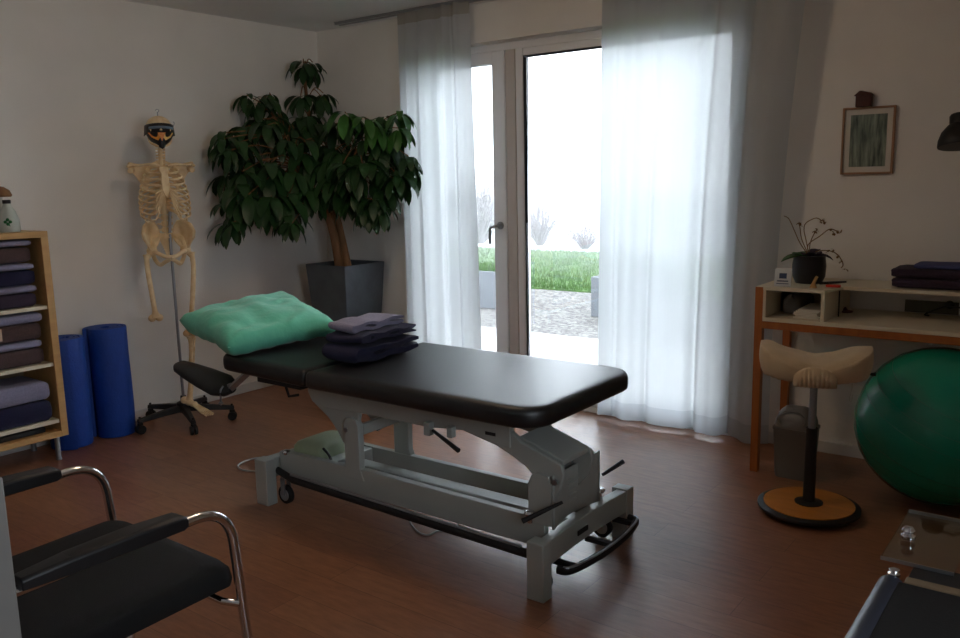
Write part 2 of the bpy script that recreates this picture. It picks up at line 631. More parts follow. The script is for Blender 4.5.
# right pane
sm = MB(o0)
sm.box((1.634, 0.10, 0.05), (1.688, 0.16, 2.17))
sm.box((2.985, 0.10, 0.05), (3.04, 0.16, 2.17))
sm.box((1.688, 0.10, 2.125), (2.985, 0.16, 2.17))
sm.box((1.688, 0.10, 0.05), (2.985, 0.16, 0.11))
sm.build('fixed_leaf', MT['frame_white'], win, bevel=0.004)
MB(o0).box((1.683, 0.128, 0.105), (2.99, 0.134, 2.13)).build('pane', MT['glass'], win)
sm = MB(o0)
sm.box((1.688, 0.108, 0.11), (1.697, 0.127, 2.125)).box((1.697, 0.108, 2.113), (2.985, 0.127, 2.125))
sm.build('glazing_gasket', MT['slate_blue'], win)

# ------------------------------------------------------------------ curtains
rail = MB()
rail.box((0.36, -0.165, H - 0.016), (4.0, -0.145, H)).box((0.36, -0.125, H - 0.016), (4.0, -0.105, H)).box((0.36, -0.17, H - 0.004), (4.0, -0.10, H))
ro = rail.build('curtain_rail', MT['alu'])
tag(ro, 'double aluminium curtain track running along the ceiling above the window', 'curtain rail')


def curtain(name, label, xl, xr, nfold, amp, y0, zt, zb, seed, yb=0.0):
    rnd = random.Random(seed)
    ph = [rnd.uniform(0, 6.28) for _ in range(5)]

    def surf(u, z):
        v = (zt - z) / (zt - zb)
        x = xl(z) + (xr(z) - xl(z)) * u
        wob = 0.25 * math.sin(2.1 * PI * u + ph[0] + v * 0.7)
        w = 2 * PI * nfold * (u + 0.028 * math.sin(2 * PI * u * 2 + ph[1]))
        a = amp * (0.75 + 0.5 * v)
        y = y0 + yb * v + a * (math.sin(w + wob) + 0.30 * math.sin(2.3 * w + ph[2] + v) + 0.07 * math.sin(4.1 * w + ph[3])) * (0.7 + 0.3 * math.sin(5 * u + ph[4]))
        x += 0.4 * a * math.cos(w + wob)
        return V((x, y, z))
    hem = zb + 0.10
    off = surf(0.5, zb)
    root = thing(name, label, 'curtain', (off.x, y0 + yb, zb))
    lo = root.location
    nu = int(nfold * 26)
    MB(lo).grid(lambda u, v: surf(u, zt - 0.07 + (hem - zt + 0.07) * v), nu, 46).build('curtain_cloth', MT['curtain'], root, ang=180)
    MB(lo).grid(lambda u, v: surf(u, hem + (zb - hem) * v), nu, 4).build('hem', MT['curtain_hem'], root, ang=180)
    MB(lo).grid(lambda u, v: surf(u, zt - 0.07 * v), nu, 3).build('heading_tape', MT['curtain_tape'], root, ang=180)
    return root


curtain('sheer_curtain', 'narrow sheer white curtain gathered at the left side of the patio door',
        lambda z: 0.895 + 0.01 * (z / H), lambda z: 1.475 + 0.03 * (1 - z / H), 4.2, 0.024, -0.155, H - 0.012, 0.02, 3)
curtain('sheer_curtain', 'wide sheer white curtain covering the right half of the window beside the desk',
        lambda z: 2.29 + 0.075 * (z / H), lambda z: 3.285 + 0.155 * (z / H) ** 2, 4.0, 0.040, -0.155, H - 0.012, 0.022, 11, 0.075)

# ------------------------------------------------------------------ outside
struct('patio_1', MB().box((-3.5, 0.2, -0.15), (9, 2.27, -0.05)), MT['patio'])
bpy.data.objects['patio_1'].name = 'trim_2'
gr = MB().box((-12, 2.27, -0.2), (12, 4.95, -0.06)).build('gravel_bed', MT['gravel'])
tag(gr, 'strip of grey gravel between the patio slabs and the lawn', 'gravel', kind='stuff')


def lawn_z(y):
    return -0.06 + 0.0 * y


lawn = MB()
lawn.box((-16, 5.0, -0.2), (12, 9.9, -0.05))
rnd = random.Random(5)
for i in range(15000):
    y = 5.0 + 4.9 * rnd.random() ** 1.4
    x = -1.0 - (y - 5) * 0.65 + rnd.uniform(-2.2, 2.0)
    h = rnd.uniform(0.03, 0.085)
    a = rnd.uniform(0, PI)
    w = 0.006
    dx, dy = w * math.cos(a), w * math.sin(a)
    tx, ty = rnd.uniform(-0.03, 0.03), rnd.uniform(-0.03, 0.03)
    lawn.add([(x - dx, y - dy, -0.05), (x + dx, y + dy, -0.05), (x + tx, y + ty, -0.05 + h)], [(0, 1, 2)])
lo = lawn.build('lawn', MT['grass'])
tag(lo, 'strip of green lawn behind the gravel outside the window', 'grass', kind='stuff')
fld = MB().grid(lambda u, v: V((-60 + 100 * u, 9.9 + 32 * v, -0.06 + 0.35 * v)), 8, 8)
fo = fld.build('hazed_field', MT['haze_pale'])
fo['kind'] = 'structure'
fo.name = 'ground_1'


def planter_box(x0, y0, x1, y1, h, label):
    t = thing('concrete_planter', label, 'planter', ((x0 + x1) / 2, (y0 + y1) / 2, -0.06))
    m = MB(t.location)
    m.loops([[V((x, y, -0.06)) for x, y in ((x0, y0), (x1, y0), (x1, y1), (x0, y1))],
             [V((x, y, h)) for x, y in ((x0, y0), (x1, y0), (x1, y1), (x0, y1))],
             [V((x, y, h)) for x, y in ((x0 + .03, y0 + .03), (x1 - .03, y0 + .03), (x1 - .03, y1 - .03), (x0 + .03, y1 - .03))],
             [V((x, y, h - 0.05)) for x, y in ((x0 + .03, y0 + .03), (x1 - .03, y0 + .03), (x1 - .03, y1 - .03), (x0 + .03, y1 - .03))]])
    m.build('planter_box', MT['concrete'], t, bevel=0.006)
    return t


pl = planter_box(-1.55, 3.3, -0.82, 3.75, 0.36, 'grey concrete planter outside the left door pane with low plants')
m = MB(pl.location)
rnd = random.Random(2)
for i in range(260):
    x, y = rnd.uniform(-1.5, -0.87), rnd.uniform(3.35, 3.7)
    p = V((x, y, 0.31))
    q = p + V((rnd.uniform(-.06, .06), rnd.uniform(-.06, .06), rnd.uniform(0.04, 0.14)))
    m.tube([p, q], [0.006, 0.002], 3)
m.build('low_plants', MT['grass'], pl)
planter_box(0.31, 3.37, 0.9, 3.9, 0.36, 'grey concrete planter half hidden behind the right curtain edge outside')


def bush(name, label, c, r, h, n, seed, mm):
    rnd = random.Random(seed)
    t = thing(name, label, 'bush', c)
    m = MB(c)
    for i in range(n):
        a = rnd.uniform(0, 2 * PI)
        k = rnd.random() ** 0.6
        top = V(c) + V((r * k * math.cos(a), r * k * math.sin(a), h * (1 - 0.45 * k * k) * rnd.uniform(0.6, 1)))
        base = V(c) + V((0.12 * r * math.cos(a), 0.12 * r * math.sin(a), 0))
        mid = (top + base) / 2 + V((rnd.uniform(-.1, .1), rnd.uniform(-.1, .1), 0.1)) * r
        path = smooth_path([base, mid, top], 3)
        m.tube(path, [0.012 - 0.009 * i2 / (len(path) - 1) for i2 in range(len(path))], 3)
        for q in range(5):
            b0 = path[rnd.randrange(2, len(path))]
            b1 = b0 + V((rnd.uniform(-.18, .18), rnd.uniform(-.18, .18), rnd.uniform(0.0, .25))) * r
            m.tube([b0, b1], [0.005, 0.002], 3)
            for w in range(3):
                p = b0.lerp(b1, rnd.random())
                s = 0.018
                d1 = V((rnd.uniform(-1, 1), rnd.uniform(-1, 1), rnd.uniform(-1, 1))) * s
                d2 = V((rnd.uniform(-1, 1), rnd.uniform(-1, 1), rnd.uniform(-1, 1))) * s
                m.add([p, p + d1, p + d1 + d2, p + d2], [(0, 1, 2, 3)])
    m.build('branches', mm, t)


p1 = aty(486, 250, 10.9)
p2 = aty(538, 250, 10.9)
bush('winter_bush', 'leafless reddish winter bush outside seen through the left door pane', (p1.x - .2, 10.9, -0.05), 0.95, 1.75, 260, 1, MT['twig'])
bush('winter_bush', 'low bare bush outside just right of the window post', (p2.x + 0.05, 10.9, -0.05), 0.5, 1.1, 110, 4, MT['twig'])
p3 = aty(585, 250, 10.5)
bush('dry_shrub', 'thin dry twigs at the lawn edge outside near the right curtain', (p3.x, 10.5, -0.05), 0.55, 0.6, 60, 9, MT['twig'])


def far_tree(x, y, h, r, seed, label):
    rnd = random.Random(seed)
    t = thing('misty_tree', label, 'tree', (x, y, 0.1))
    m = MB(t.location)
    m.tube([(x, y, 0), (x, y, h * 0.5)], [0.18, 0.1], 6)
    m.build('trunk', MT['twig'], t)
    m = MB(t.location)
    for i in range(26):
        a = rnd.uniform(0, 2 * PI)
        k = rnd.random()
        c = V((x + r * k * math.cos(a), y + 0.5 * r * k * math.sin(a), h * (0.3 + 0.62 * rnd.random() * (1 - 0.4 * k))))
        m.ball(c, (r * rnd.uniform(.25, .45), r * .3, r * rnd.uniform(.2, .4)), 10, 6)
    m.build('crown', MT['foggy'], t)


q = aty(560, 200, 27)
far_tree(q.x, 27, 2.6, 1.5, 1, 'rounded misty tree far outside beyond the pale hazy field')
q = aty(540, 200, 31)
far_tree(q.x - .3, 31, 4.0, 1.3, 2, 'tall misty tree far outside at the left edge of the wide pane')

# fog outside
fm = bpy.data.materials.new('outdoor_fog')
fm.use_nodes = True
nt = fm.node_tree
nt.nodes.remove(nt.nodes['Principled BSDF'])
vs_ = nt.nodes.new('ShaderNodeVolumeScatter')
vs_.inputs['Color'].default_value = (0.98, 0.99, 1, 1)
vs_.inputs['Density'].default_value = 0.028
vs_.inputs['Anisotropy'].default_value = 0.1
nt.links.new(vs_.outputs[0], nt.nodes['Material Output'].inputs['Volume'])
fg = MB().box((-60, 5.2, -0.04), (40, 60, 30)).build('fog', fm)
tag(fg, 'pale winter fog hanging over the garden outside the window', 'fog', kind='stuff')

# ------------------------------------------------------------------ blue rolled mats
def rolled_mat(c, r, h, label, rot0, lean=0.0):
    m = MB((c[0], c[1], 0))
    turns, t = 3.6, 0.02
    n = 110
    out, inn = [], []
    for i in range(n + 1):
        a = 2 * PI * turns * i / n
        rr = r - (turns * 2 * PI - a) / (2 * PI) * 0.0235 - 0.0
        a2 = a + rot0
        out.append((rr * math.cos(a2), rr * math.sin(a2)))
        inn.append(((rr - t) * math.cos(a2), (rr - t) * math.sin(a2)))
    rings = []
    for z in (0.003, 0.012, h * .25, h * .5, h * .75, h - 0.008, h):
        sh = 0.003 if z in (0.003, h) else 0
        rings.append((z, sh))
    vs, fs = [], []
    for (z, sh) in rings:
        for i in range(n + 1):
            w = 0.0025 * math.sin(9 * z + i * 0.2)
            k = (1 - (sh - w) / r)
            vs.append(V((c[0] + out[i][0] * k + lean * z, c[1] + out[i][1] * k, z)))
        for i in range(n + 1):
            vs.append(V((c[0] + inn[i][0] + lean * z, c[1] + inn[i][1], z)))
    st = 2 * (n + 1)
    for j in range(len(rings) - 1):
        for i in range(n):
            a = j * st + i
            fs.append((a, a + 1, a + 1 + st, a + st))
            b = j * st + n + 1 + i
            fs.append((b + 1, b, b + st, b + 1 + st))
        for i in (0, n):
            a, b = j * st + i, j * st + n + 1 + i
            fs.append((a, b, b + st, a + st))
    for j in (0, len(rings) - 1):
        for i in range(n):
            a, b = j * st + i, j * st + n + 1 + i
            fs.append((a, a + 1, b + 1, b))
    m.add(vs, fs)
    o = m.build('rolled_mat', MT['mat_blue'], ang=50)
    o.location = (c[0], c[1], 0)
    tag(o, label, 'exercise mat', 'rolled blue exercise mats')
    return o


rolled_mat((0.15, -1.836), 0.121, 0.622, 'blue rolled foam mat standing upright, the one nearer the skeleton', 0.6)
rolled_mat((0.145, -2.078), 0.119, 0.60, 'blue rolled foam mat standing upright, the one next to the wooden cabinet', 2.2)

# ------------------------------------------------------------------ skeleton
SK = V((0.36, -1.50, 0))
fd = V((0.90, -0.44, 0)).normalized()
ud = V((-fd.y, fd.x, 0)) * 1.0        # towards image right


BONES = [False]


def sk(u, w, z):
    # bones hang a little to the side of the pole; chest and neck are compact
    if BONES[0]:
        if z > 1.22:
            z = 1.22 + (z - 1.22) * .885
        k = 1.0 if z > 1.22 else .9
        u = u * k * (.88 if z > 1.5 else 1) - .030
    return SK + ud * u + fd * w + V((0, 0, z))


sk_t = thing('anatomical_skeleton', 'life-size anatomical skeleton model on a wheeled stand wearing a black mask', 'skeleton', SK)
A = sk_t
Rsk = Matrix((ud, fd, V((0, 0, 1)))).transposed()      # local (u,w,z) -> world


def skm(): return MB(SK)


# stand
m = skm()
m.tube([sk(-.012, -.05, 0.1), sk(-.012, -.055, 1.12), sk(0, -.06, 1.25)], 0.0085, 10)
m.build('pole', MT['steel'], A)
m = skm()
m.lathe([(0.0, 0.075), (0.04, 0.075), (0.045, 0.09), (0.04, 0.13), (0.018, 0.14), (0.016, 0.17), (0, 0.17)], sk(-.012, -.05, 0), 20)
m.build('stand_hub', MT['black_plastic'], A)
hub = sk(-.012, -.05, 0)
for k in range(5):
    a = math.radians(-96 + 72 * k)
    d = V((math.cos(a), math.sin(a), 0))
    n_ = V((-d.y, d.x, 0))
    m = skm()
    rings = []
    for (t, w, z0, z1) in ((0.02, 0.026, 0.078, 0.118), (0.14, 0.02, 0.075, 0.107), (0.27, 0.016, 0.066, 0.09), (0.285, 0.014, 0.066, 0.088)):
        p = hub + d * t
        rings.append([p + n_ * w + V((0, 0, z0)), p - n_ * w + V((0, 0, z0)), p - n_ * w * .7 + V((0, 0, z1)), p + n_ * w * .7 + V((0, 0, z1))])
    m.loops(rings)
    lg = m.build('stand_leg', MT['black_plastic'], A, bevel=0.004)
    m = skm()
    cc = hub + d * 0.272
    m.tube([cc + V((0, 0, 0.06)), cc + V((0, 0, 0.1))], 0.007, 8)
    for s in (-1, 1):
        c0 = cc + n_ * 0.012 * s + V((0, 0, 0.0265))
        m.tube([c0 - n_ * 0.008, c0 + n_ * 0.008], 0.026, 18)
    m.box(cc + V((-.012, -.012, 0.03)), cc + V((.012, .012, 0.064)))
    m.build('caster', MT['rubber'], lg, bevel=0.002)

# spine
BONES[0] = True
m = skm()
zs = 1.62
z = 1.10


def spine_w(z):
    return -0.055 - 0.025 * math.sin((z - 1.1) / 0.52 * PI * 1.1 + 0.3) + (0.03 if z > 1.55 else 0) * (z - 1.55) / 0.12


while z < 1.70:
    r = 0.021 if z < 1.3 else (0.0165 if z < 1.52 else 0.0125)
    hh = 0.026 if z < 1.3 else (0.019 if z < 1.52 else 0.0135)
    c = sk(0, spine_w(z), z)
    m.lathe([(0, 0), (r, 0), (r * .86, hh * .5), (r, hh), (0, hh)], c, 12)
    m.tube([c - ud * r * 2.0 + V((0, 0, hh * .5)), c + ud * r * 2.0 + V((0, 0, hh * .5))], [0.004, 0.007, 0.004][:2], 6)
    m.tube([c + V((0, 0, hh * .5)), c - fd * r * 2.3], 0.005, 6)
    z += hh * 1.32
m.build('spine', MT['bone'], A)
m = skm()
m.tube([sk(0, spine_w(zz), zz) for zz in (1.1, 1.2, 1.3, 1.4, 1.5, 1.6, 1.7)], 0.011, 10)
m.build('spinal_discs', MT['bone'], A)

# ribs
for i in range(12):
    zb = 1.572 - 0.0265 * i
    a_ = [0.062, 0.085, 0.1, 0.112, 0.121, 0.128, 0.132, 0.134, 0.134, 0.131, 0.122, 0.105][i]
    b_ = [0.045, 0.062, 0.074, 0.083, 0.09, 0.094, 0.096, 0.096, 0.094, 0.09, 0.084, 0.078][i]
    end = [1.0, 1.0, 1.0, 1.0, .99, .96, .93, .9, .86, .8, .58, .42][i]
    drop = 0.035 + 0.009 * i
    for s in (-1, 1):
        pts = []
        nn = 18
        for k in range(nn + 1):
            t = k / nn * end
            ang = -PI / 2 + t * PI * 0.96
            pts.append(sk(s * a_ * math.cos(ang) ** 0.8 if math.cos(ang) > 0 else 0.012 * s, -0.005 + b_ * math.sin(ang), zb - drop * math.sin(t * PI / 2) ** 1.2 * 1.15))
        skm().tube(pts, 0.0076, 8, flat=0.6, up=(0, 0, 1)).build('rib', MT['bone'], A)
# sternum + costal cartilage
m = skm()
m.prism([(0, 0)], 0, 0) if False else None
st = [(0.022, 1.535), (0.026, 1.52), (0.017, 1.49), (0.02, 1.46), (0.021, 1.40), (0.012, 1.365), (0.0, 1.345)]
rings = []
for (hw, z) in st:
    w0 = 0.07 + (1.535 - z) * 0.16
    rings.append([sk(-hw, w0, z), sk(hw, w0, z), sk(hw, w0 + 0.011, z), sk(-hw, w0 + 0.011, z)])
m.loops(rings)
m.build('sternum', MT['bone'], A, bevel=0.003)
m = skm()
for i in range(5, 10):
    for s in (-1, 1):
        zz = 1.572 - 0.0265 * i
        a_ = 0.128
        tt = [.96, .93, .9, .86, .8][i - 5]
        ang = -PI / 2 + tt * PI * .96
        drop = 0.035 + 0.009 * i
        st0 = sk(s * a_ * math.cos(ang) ** .8, 0.09 * math.sin(ang), zz - drop * math.sin(tt * PI / 2) ** 1.2 * 1.15)
        m.tube(smooth_path([st0, sk(s * 0.055, 0.1, zz - drop + 0.01), sk(s * 0.02, 0.095, 1.395 - 0.007 * (i - 5))], 5), 0.0055, 6)
m.build('costal_cartilage', MT['bone'], A)
# shoulders
for s in (-1, 1):
    skm().tube(smooth_path([sk(s * .022, .072, 1.54), sk(s * .07, .06, 1.553), sk(s * .13, .01, 1.548), sk(s * .175, -.01, 1.552)], 6), [0.0075] * 19, 8).build('collarbone', MT['bone'], A)
    m = skm()
    pts = [(.055, 1.545), (.1, 1.56), (.15, 1.555), (.165, 1.52), (.14, 1.49), (.11, 1.43), (.085, 1.375), (.065, 1.43), (.055, 1.5)]
    f_ = [sk(s * p, -.085 + .25 * (p - .05) * .4, z) for p, z in pts]
    b2 = [q + fd * 0.008 for q in f_]
    m.loops([f_, b2])
    m.tube([sk(s * .07, -.09, 1.52), sk(s * .14, -.08, 1.55), sk(s * .19, -.03, 1.556)], [0.006, 0.009, 0.013], 8)
    m.tube([sk(s * .155, -.05, 1.525), sk(s * .165, -.02, 1.515)], [0.018, 0.016], 10)
    m.tube([sk(s * .17, -.035, 1.556), sk(s * .205, -.02, 1.54)], [0.012, 0.007], 8)
    m.build('shoulder_blade', MT['bone'], A, bevel=0.002)
# pelvis
m = skm()
WB = [(.035, -.06, 1.12), (.045, -.07, 1.165), (.07, -.06, 1.198), (.105, -.02, 1.205), (.14, .03, 1.18), (.155, .06, 1.14), (.148, .065, 1.105), (.128, .045, 1.075), (.115, .03, 1.045), (.095, .0, 1.03), (.07, -.02, 1.05), (.045, -.045, 1.085)]
for s in (-1, 1):
    nb = len(WB)

    def wing(u, v, s=s):
        t = u * nb
        i = int(t) % nb
        f = t - int(t)
        a, b = V(WB[i]), V(WB[(i + 1) % nb])
        p = a.lerp(b, f)
        c = V((.095, -.045, 1.11))
        q = p.lerp(c, v)
        q.y -= .012 * math.sin(PI * v * .5)
        return sk(s * q.x, q.y, q.z)
    m.grid(wing, nb * 2, 6, closeu=True)
m.build('hip_bone', MT['bone'], A, solid=0.012)
m = skm()
for s in (-1, 1):
    m.tube(smooth_path([sk(s * .10, .01, 1.03), sk(s * .075, .05, 1.025), sk(s * .035, .065, 1.005), sk(0, .07, 1.0)], 5), [0.018] + [0.012] * 15, 8)
    m.tube(smooth_path([sk(s * .10, .005, 1.03), sk(s * .085, -.01, .985), sk(s * .06, .01, .955), sk(s * .03, .045, .975), sk(0, .066, .99)], 5), [0.02] + [0.0115] * 20, 8)
    m.ball(sk(s * .10, .0, 1.035), (.03, .03, .03), 12, 8)
    m.tube(smooth_path([sk(s * .10, .0, 1.05), sk(s * .09, -.03, 1.09), sk(s * .05, -.06, 1.11)], 5), 0.016, 8)
m.build('pelvic_ring', MT['bone'], A)
m = skm()
m.loops([[sk(-.045, -.075, 1.125), sk(.045, -.075, 1.125), sk(.045, -.045, 1.13), sk(-.045, -.045, 1.13)],
         [sk(-.035, -.09, 1.08), sk(.035, -.09, 1.08), sk(.035, -.065, 1.08), sk(-.035, -.065, 1.08)],
         [sk(-.016, -.085, 1.03), sk(.016, -.085, 1.03), sk(.016, -.065, 1.03), sk(-.016, -.065, 1.03)],
         [sk(-.006, -.06, .99), sk(.006, -.06, .99), sk(.006, -.05, .99), sk(-.006, -.05, .99)]])
m.build('sacrum', MT['bone'], A, bevel=0.006)


def long_bone(path, r, name, e0=1.5, e1=1.8):
    p = smooth_path(path, 8)
    n = len(p)
    rr = []
    for i in range(n):
        t = i / (n - 1)
        rr.append(r * (1 + (e0 - 1) * math.exp(-(t / .07) ** 2) + (e1 - 1) * math.exp(-((1 - t) / .07) ** 2)))
    return skm().tube(p, rr, 10)


# image-left femur hangs free; image-right leg complete
for s, kn in ((-1, (-.115, .03, .665)), (1, (.085, .03, .56))):
    ku, kw, kz = kn
    m = long_bone([sk(s * .135, -.0, 1.015), sk(s * .137, .015, .93), sk(s * .128 if s < 0 else .118, .045, .80), sk(ku, kw, kz)], 0.0145, 'femur', 1.5, 1.9)
    m.ball(sk(s * .10, .0, 1.03), .023, 12, 8)
    m.tube([sk(s * .10, 0, 1.03), sk(s * .133, 0, 1.0)], [.014, .017], 8)
    for d in (-1, 1):
        m.ball(sk(ku + .021 * d, kw - .006, kz - .008), (.019, .023, .021), 10, 8)
    m.build('thigh_bone', MT['bone'], A)
m = long_bone([sk(.085, .03, .535), sk(.075, .035, .4), sk(.06, .02, .25), sk(.045, .0, .155)], 0.0125, 'tibia', 2.1, 1.5)
m.build('shin_bone', MT['bone'], A)
long_bone([sk(.11, .005, .52), sk(.098, .0, .4), sk(.08, -.01, .25), sk(.064, -.01, .15)], 0.006, 'fibula', 1.7, 1.9).build('calf_bone', MT['bone'], A)
m = skm()
fa = (ud * .62 + fd * .55 + V((0, 0, -.45))).normalized()
fb = fa.cross(V((0, 0, 1))).normalized()
an = sk(.045, .0, .145)
m.ball(an - fa * .03 + V((0, 0, -.01)), (.026, .024, .022), 10, 8)
m.ball(an + fa * .005 + V((0, 0, -.005)), (.026, .026, .02), 10, 8)
m.ball(an + fa * .035, (.024, .024, .016), 10, 8)
for k in range(5):
    o_ = fb * (k - 2) * .0085
    p0 = an + fa * .045 + o_
    p1 = an + fa * (.125 - .004 * abs(k - 1)) + o_ * 1.9 - V((0, 0, .004))
    m.tube([p0, p0.lerp(p1, .5), p1], [.0065, .0045, .006], 6)
    m.tube([p1 + fa * .004, p1 + fa * .022], [.0055, .004], 6)
    m.tube([p1 + fa * .026, p1 + fa * .038], [.0045, .0035], 6)
m.build('foot', MT['bone'], A)

# skull
sc = sk(.0, .0, 1.775) + V((0, 0, .002))


def sp(u, w, z): return sc + ud * u + fd * w + V((0, 0, z))


m = skm()


def cran(u, v):
    th = PI * v
    a = 2 * PI * u
    x = .069 * math.sin(th) * math.cos(a)
    y = .085 * math.sin(th) * math.sin(a)
    zz = .066 * math.cos(th)
    if y > 0:
        y *= .93
    if zz < 0:
        k = 1 + zz * 4.2
        x *= max(.55, k) if y > 0 else max(.7, k)
    return sp(x, y, zz)


m.grid(cran, 24, 16, closeu=True)
m.build('cranium', MT['bone'], A)
m = skm()
for s in (-1, 1):
    m.tube(smooth_path([sp(s * .062, -.0, -.018), sp(s * .066, .03, -.03), sp(s * .047, .066, -.034), sp(s * .02, .078, -.04)], 5), .0075, 8)
    m.tube(arc(sp(s * .03, .068, -.012), ud * .021, V((0, 0, .018)), 0, 2 * PI, 14)[:-1], .005, 6, closed=True)
m.tube([sp(0, .08, .0), sp(0, .09, -.02)], [.006, .008], 8)
m.box(sp(0, .062, -.062) - V((.02, .02, .012)), sp(0, .062, -.062) + V((.02, .02, .012)))
m.build('face_bones', MT['bone'], A, bevel=0.004)
m = skm()
m.tube(smooth_path([sp(-.055, .0, -.03), sp(-.05, .015, -.075), sp(-.028, .06, -.095), sp(0, .075, -.1), sp(.028, .06, -.095), sp(.05, .015, -.075), sp(.055, 0, -.03)], 6), .0085, 8, flat=1.4)
for k in range(-4, 5):
    m.box(sp(k * .0065, .072 - abs(k) * .0028, -.082) - V((.0025, .0025, .008)), sp(k * .0065, .072 - abs(k) * .0028, -.082) + V((.0025, .0025, .008)))
m.build('jaw', MT['bone'], A)
# mask: band with a visor and a pointed chin
m = skm()


def band(u, v):
    a = math.radians(-110 + 220 * u)
    f = max(0, math.cos(a))
    zz = .022 - v * (.046 + .008 * abs(math.sin(a)))
    r1, r2 = .074 + .006 * v, .088 + .008 * v
    return sp(r1 * math.sin(a), r2 * math.cos(a) * (.95 if f else 1), zz - .012 * (1 - f))


m.grid(band, 28, 5)
vis = m.build('mask_band', MT['mask_black'], A, solid=.004)
m = skm()
m.grid(lambda u, v: sp(.0775 * math.sin(math.radians(-50 + 110 * u)), .0945 * math.cos(math.radians(-50 + 110 * u)) + .001, .006 - .014 * v - .012 * (1 - math.cos(math.radians(-50 + 110 * u)))), 16, 2)
m.build('mask_stripe', MT['mask_blue'], vis, solid=.003)
m = skm()


def chin(u, v):
    a = math.radians(-75 + 150 * u)
    k = 1 - .62 * v ** 1.5
    return sp(.076 * k * math.sin(a), .10 * (1 - .10 * v) * math.cos(a), -.026 - .092 * v + .02 * v * abs(math.sin(a)))


m.grid(chin, 24, 10)
ch = m.build('mask_chin', MT['mask_black'], A, solid=.003)
for s, mm in ((-1, 'mask_red'), (1, 'mask_yellow')):
    m = skm()
    q = [chin(.5 + s * .03, .04), chin(.5 + s * .38, .03), chin(.5 + s * .3, .34), chin(.5 + s * .12, .5), chin(.5 + s * .04, .3)]
    q = [p + (p - sc) * .05 for p in q]
    m.loops([q, [p + fd * .003 for p in q]])
    m.build('flame_patch', MT[mm], ch)
m = skm()
q = [chin(.40, .03), chin(.60, .03), chin(.55, .28), chin(.5, .5), chin(.45, .28)]
q = [p + (p - sc) * .06 for p in q]
m.loops([q, [p + fd * .003 for p in q]])
m.build('flame_patch', MT['mask_red'], ch)
m = skm()
m.tube([sp(0, -.01, .06), sp(0, -.01, .088)], .003, 6)
m.tube(arc(sp(0, -.01, .094), ud * .008, V((0, 0, .008)), -PI / 2, PI, 10), .002, 6)
m.build('hook', MT['steel'], A)
m = skm()
m.tube(smooth_path([sp(.07, 0, .0), sp(.08, .0, .015), sp(.083, 0, .03), sp(.076, .0, .034)], 4), .0022, 6)
m.build('spring', MT['steel'], A)

# ------------------------------------------------------------------ potted tree in the corner
PL = V((0.445, -0.255, 0))
pt = thing('potted_tree', 'tall dark green umbrella tree in a square slate planter in the room corner', 'plant', PL)
m = MB(PL)


def sq(h, z): return [V((PL.x - h, PL.y - h, z)), V((PL.x + h, PL.y - h, z)), V((PL.x + h, PL.y + h, z)), V((PL.x - h, PL.y + h, z))]


m.loops([sq(.135, 0.0), sq(.190, .85), sq(.178, .85), sq(.17, .79)], cap=True)
m.build('planter', MT['planter'], pt, bevel=.005)
MB(PL).grid(lambda u, v: V((PL.x - .172 + .344 * u, PL.y - .172 + .344 * v, .795 + .012 * noise.noise(V((u * 6, v * 6, 0))))), 16, 16).build('soil', MT['soil'], pt)


def trunkpt(px, py, Y): return aty(px, py, Y)


# anchors of the foliage clusters as (pixel x, pixel y, y-plane) turned into real points of the tree
def PW(px, py, dep):
    # point at distance dep along the view axis
    return CAM + ray(px, py) * dep


base = V((PL.x, PL.y, .79))
tr1 = [base + V((-.02, -.03, 0)), PW(333, 232, 5.68), PW(322, 205, 5.6), PW(300, 175, 5.5), PW(288, 140, 5.55)]
tr2 = [base + V((.03, .0, 0)), PW(340, 230, 5.75), PW(334, 200, 5.72), PW(345, 170, 5.6), PW(365, 150, 5.5)]
tr3 = [base + V((-.0, .04, 0)), PW(331, 215, 5.85), PW(322, 170, 5.85), PW(310, 120, 5.8), PW(304, 75, 5.75)]
for i, tp in enumerate((tr1, tr2, tr3)):
    p = smooth_path(tp, 8)
    r0 = (.034, .03, .026)[i]
    MB(PL).tube(p, [r0 * (1 - .62 * k / (len(p) - 1)) for k in range(len(p))], 10).build('trunk', MT['bark'], pt)

